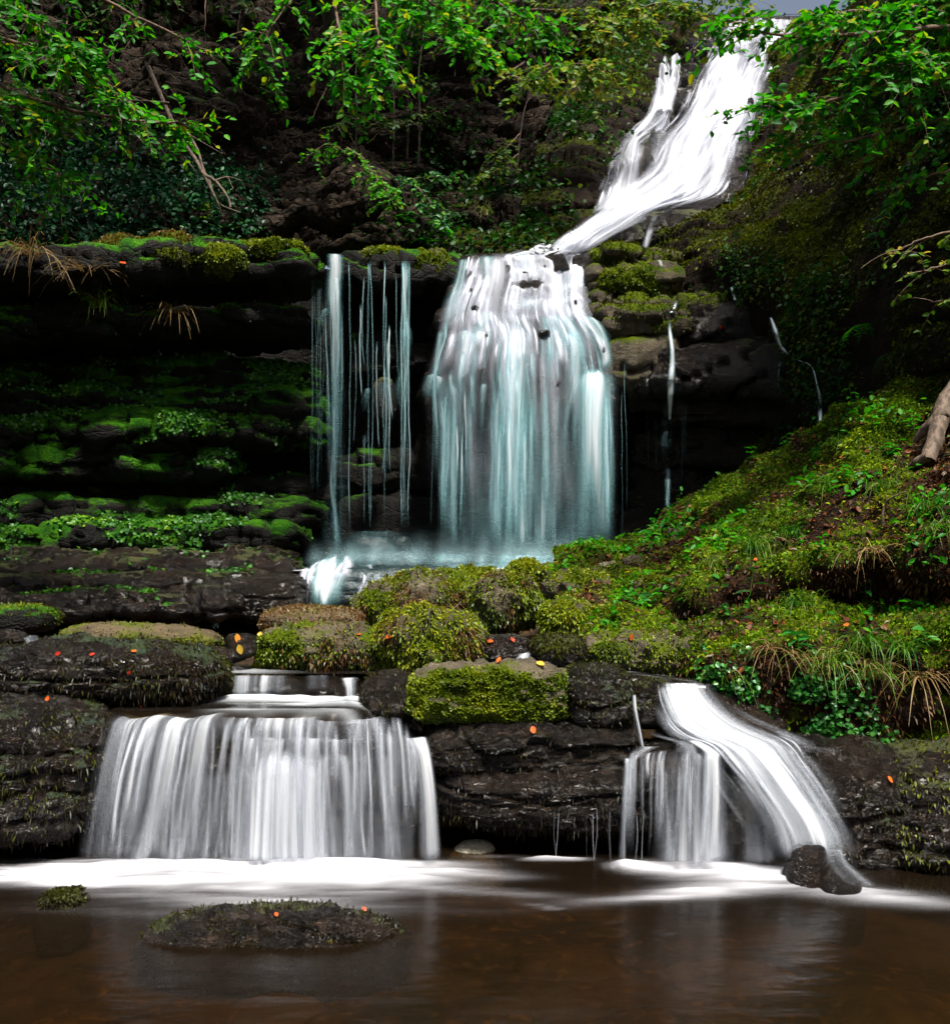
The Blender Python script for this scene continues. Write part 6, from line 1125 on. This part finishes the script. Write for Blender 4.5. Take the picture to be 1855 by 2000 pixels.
# --- near right cascade
nr = empty('cascade', W(1480, 1690, 6)); tag(nr, 'slanting white cascade fanning into the pool at the right', kind='structure')
Z4 = lambda rows: [(1205+a*0.3517, 1205+b*0.3517, 1300+y*0.3517, d) for a, b, y, d in rows]
NR = [([(190, 490, 90, 6.8), (195, 500, 115, 6.6), (200, 580, 200, 6.45), (220, 720, 300, 6.35), (290, 900, 380, 6.25), (430, 1000, 430, 6.15), (520, 1060, 520, 6.08), (620, 1150, 650, 6.02), (720, 1240, 800, 5.97), (790, 1330, 950, 5.93), (810, 1370, 1090, 5.9)], (0.85, 0.85)),
      ([(205, 380, 105, 6.65), (220, 460, 190, 6.42), (250, 580, 300, 6.3), (360, 740, 380, 6.18), (500, 900, 450, 6.08), (600, 1010, 560, 6.0), (700, 1110, 700, 5.95), (800, 1220, 850, 5.9), (840, 1290, 1000, 5.87), (840, 1320, 1095, 5.86)], (0.85, 0.85)),
      ([(330, 480, 400, 6.2), (440, 600, 470, 6.08), (440, 610, 520, 6.04), (430, 625, 700, 6.02), (405, 630, 900, 6.02), (370, 640, 1095, 6.02)], (0.95, 0.85)),
      ([(75, 105, 150, 6.5), (80, 115, 250, 6.38), (105, 140, 380, 6.3), (120, 155, 460, 6.25)], (0.7, 0.6)),
      ([(330, 460, 400, 6.22), (300, 470, 440, 6.16), (290, 480, 480, 6.1)], (0.6, 0.3)), ([(100, 260, 440, 6.3), (60, 200, 470, 6.2), (35, 120, 520, 6.1)], (0.55, 0.3)),
      ([(220, 560, 90, 6.75), (230, 560, 130, 6.55), (260, 660, 240, 6.4), (330, 820, 340, 6.3), (480, 1020, 420, 6.2), (560, 1120, 540, 6.1), (680, 1220, 700, 6.04), (760, 1300, 860, 5.98), (820, 1360, 1000, 5.94), (850, 1400, 1095, 5.92)], (0.45, 0.5)),
      ([(30, 75, 500, 6.12), (28, 72, 540, 6.06), (18, 62, 700, 6.04), (8, 52, 900, 6.02), (-5, 55, 1095, 6.02)], (0.8, 0.75)),
      ([(225, 300, 560, 6.12), (225, 300, 700, 6.06), (215, 330, 900, 6.04), (200, 360, 1095, 6.02)], (0.5, 0.55)),
      ([(560, 900, 560, 6.12), (580, 900, 800, 6.08), (560, 950, 1095, 6.04)], (0.15, 0.5)),
      ([(1120, 1260, 1000, 5.8), (1130, 1300, 1080, 5.7), (1180, 1400, 1160, 5.6), (1240, 1480, 1215, 5.55)], (0.5, 0.3)),
      ([(850, 1100, 440, 6.3), (950, 1250, 460, 6.25), (1000, 1300, 480, 6.2)], (0.3, 0.2))]
for k, (r, d) in enumerate(NR): stream(nr, Z4(r), 'fall_near', d, 34, 50, 0.06, 0.40, 0.05, 0.09, seed=330+k, dome=0.03)
strands(nr, [(1235, 1420, 1462, 6.2), (1215, 1425, 1475, 6.1), (1210, 1428, 1520, 6.05), (1205, 1428, 1600, 6.02), (1198, 1430, 1690, 6.0)], 34, 'fall_near', 0.08, 0.7, 0.75, 2000, 0.03, 0.1, (0.0, 0.4))
stream(nr, [(1290, 1425, 1462, 6.2), (1280, 1428, 1480, 6.1), (1272, 1430, 1580, 6.04), (1260, 1440, 1692, 6.0)], 'fall_near', (0.35, 0.6), 26, 36, 0.03, 0.3, 0.2, 0.08, seed=2050)
strands(nr, Z4(NR[0][0]), 40, 'fall_near', 0.25, 0.3, 0.4, 2100, 0.02, 0.1, (0.15, 0.7), (-0.2, 1.2))
strands(nr, Z4(NR[0][0]), 60, 'fall_near', 0.10, 0.34, 0.9, 800, 0.06, 0.2, (0.0, 0.75), (0.1, 0.95))
for k, (x, w) in enumerate([(108, 6), (330, 6), (395, 6), (500, 8), (150, 4), (-40, 8), (-120, 3), (-135, 2.4), (-165, 2.4), (-330, 3), (-345, 2.4)]):
    X_ = 1205+x*0.3517; thread(nr if x > -50 else nr, [(X_, 1580+rt.uniform(-10, 20), 6.16), (X_+rt.normal(0, 1.5), 1630, 6.14), (X_+rt.normal(0, 3), 1685, 6.12)], w*0.7, 'fall_near', (0.55, 0.5), 350+k)

# --- standing water sheets
def water_sheet(name, x0, x1, y0, y1, z, mat, foamf, nx=200, ny=120, zf=None, yf=None):
    xs, ys = np.linspace(x0, x1, nx), np.linspace(y0, y1, ny); Xg, Yg = np.meshgrid(xs, ys); Zg = np.full_like(Xg, z)
    if zf is not None: Zg = Zg+zf(Xg, Yg)
    if yf is not None: Yg = yf(Xg, Yg)
    fo = foamf(Xg, Yg); P = np.stack([Xg, Yg, Zg+0.05*fo*np.clip(0.5+fbm(np.stack([Xg*2, Yg*5, 0*Xg], -1), 2), 0, 1)], -1)
    F = grid_faces(ny, nx)
    o = mk(name, P.reshape(-1, 3), F, M[mat], None, {'foam': np.clip(fo, 0, 1).ravel()}); tag(o, kind='structure'); return o
def foam_pool(X, Y):
    # image row on the pool plane -> distance; streaks run outwards from the falls
    q = np.stack([X*0.9+0.25*(Y-6)*0, Y*7.0, 0*X], -1); n = fbm(q, 4, 0.55, seed=71); n2 = fbm(np.stack([X*2.2, Y*14, 0*X+3], -1), 3, seed=72)
    def g(cx, cy, sx, sy, a, sl=0.0, p=2): return a*np.exp(-np.abs((X-cx)/sx)**p-np.abs((Y-cy-sl*(X-cx))/sy)**2)
    fr = sstep(6.32, 6.10, Y)*sstep(-3.4, -2.3, X+0.1*n)*sstep(0.45, -0.8, X+0.1*n)           # in front of the left curtain
    reach = 0.47-0.16*np.abs(X+1.2)+0.10*n
    f = 1.15*fr*np.exp(-(np.maximum(0, 5.98-Y)/np.maximum(reach, 0.12))**2)
    f += g(-2.7, 5.85, 0.7, 0.14, 0.35, 0.10)+g(0.05, 5.62, 0.5, 0.10, 0.40, -0.20)+g(0.1, 5.92, 0.3, 0.09, 0.35, -0.1)
    f += g(1.38, 6.03, 0.42, 0.16, 0.95, 0, 4)+g(1.75, 5.90, 0.40, 0.17, 0.95, 0.1)+g(1.45, 5.66, 0.5, 0.14, 0.65, 0.22)+g(2.25, 5.56, 0.35, 0.15, 0.65, -0.18)+g(0.95, 6.1, 0.12, 0.1, 0.7)
    f += g(0.52, 6.24, 0.22, 0.035, 0.8, 0, 4)+g(0.1, 6.30, 0.25, 0.025, 0.4)+g(2.6, 5.42, 0.5, 0.10, 0.3, -0.15)+g(0.9, 5.50, 0.5, 0.08, 0.25, 0.25)+g(-1.2, 5.35, 1.1, 0.16, 0.28)
    line = 5.45-(X-0.25)*0.62; f += 0.3*np.exp(-((Y-line)/0.03)**2)*sstep(0.1, 0.4, X)*sstep(1.3, 0.7, X)*sstep(0, 0.4, n2)
    return np.clip(f*(1.0+0.7*n+0.45*n2), 0, 1)**2.0*0.95
pl = water_sheet('pool_water', -7, 7, 1.5, 7.0, 0.0, 'pool', foam_pool, 260, 170)
def foam_up(X, Y):
    n = fbm(np.stack([X*2.0, Y*9, 0*X], -1), 3, seed=75)
    f = 0.9*np.exp(-((Y-6.93)/0.10)**2)*sstep(-2.5, -2.2, X)*sstep(-0.6, -0.9, X)+0.6*np.exp(-((Y-6.72)/0.07)**2-((X+1.0)/0.35)**2)+0.25*np.exp(-((Y-6.45)/0.05)**2)*sstep(-1.9, -1.5, X)
    return np.clip(f*(0.9+n), 0, 0.9)
water_sheet('brook_water', -2.42, -0.36, 6.33, 7.04, 0.925, 'brook', foam_up, 90, 60, lambda X, Y: -0.08*sstep(6.45, 6.33, Y)-0.10*sstep(-0.9, -0.4, X), lambda X, Y: Y+0.42*sstep(-1.0, -0.5, X)*(7.04-Y)/0.71-0.03+0.06*fbm(np.stack([X*3, 0*X, 0*X], -1), 2)*(7.04-Y)/0.71)
water_sheet('brook_water', -2.0, -0.75, 7.08, 7.75, 1.095, 'brook', lambda X, Y: 0.3*np.exp(-((X+1.7)/0.25)**2-((Y-7.25)/0.2)**2), 60, 40)
water_sheet('brook_water', 0.3, 1.62, 6.70, 7.6, 1.11, 'brook', lambda X, Y: 0.3*np.clip(fbm(np.stack([X*3, Y*8, 0*X], -1), 3), 0, 1), 60, 40, lambda X, Y: -0.05*sstep(1.0, 1.6, X)-0.30*sstep(6.86, 6.70, Y))
water_sheet('plunge_pool', -2.6, 1.6, 11.8, 14.2, 1.80, 'brook', lambda X, Y: np.clip(0.8*np.exp(-((Y-12.5)/0.6)**2)*(1+0.8*fbm(np.stack([X*2, Y*4, 0*X], -1), 3)), 0, 0.95), 80, 60)
water_sheet('brook_water', -4.2, -2.7, 6.9, 7.9, 1.27, 'brook', lambda X, Y: 0*X, 20, 20)
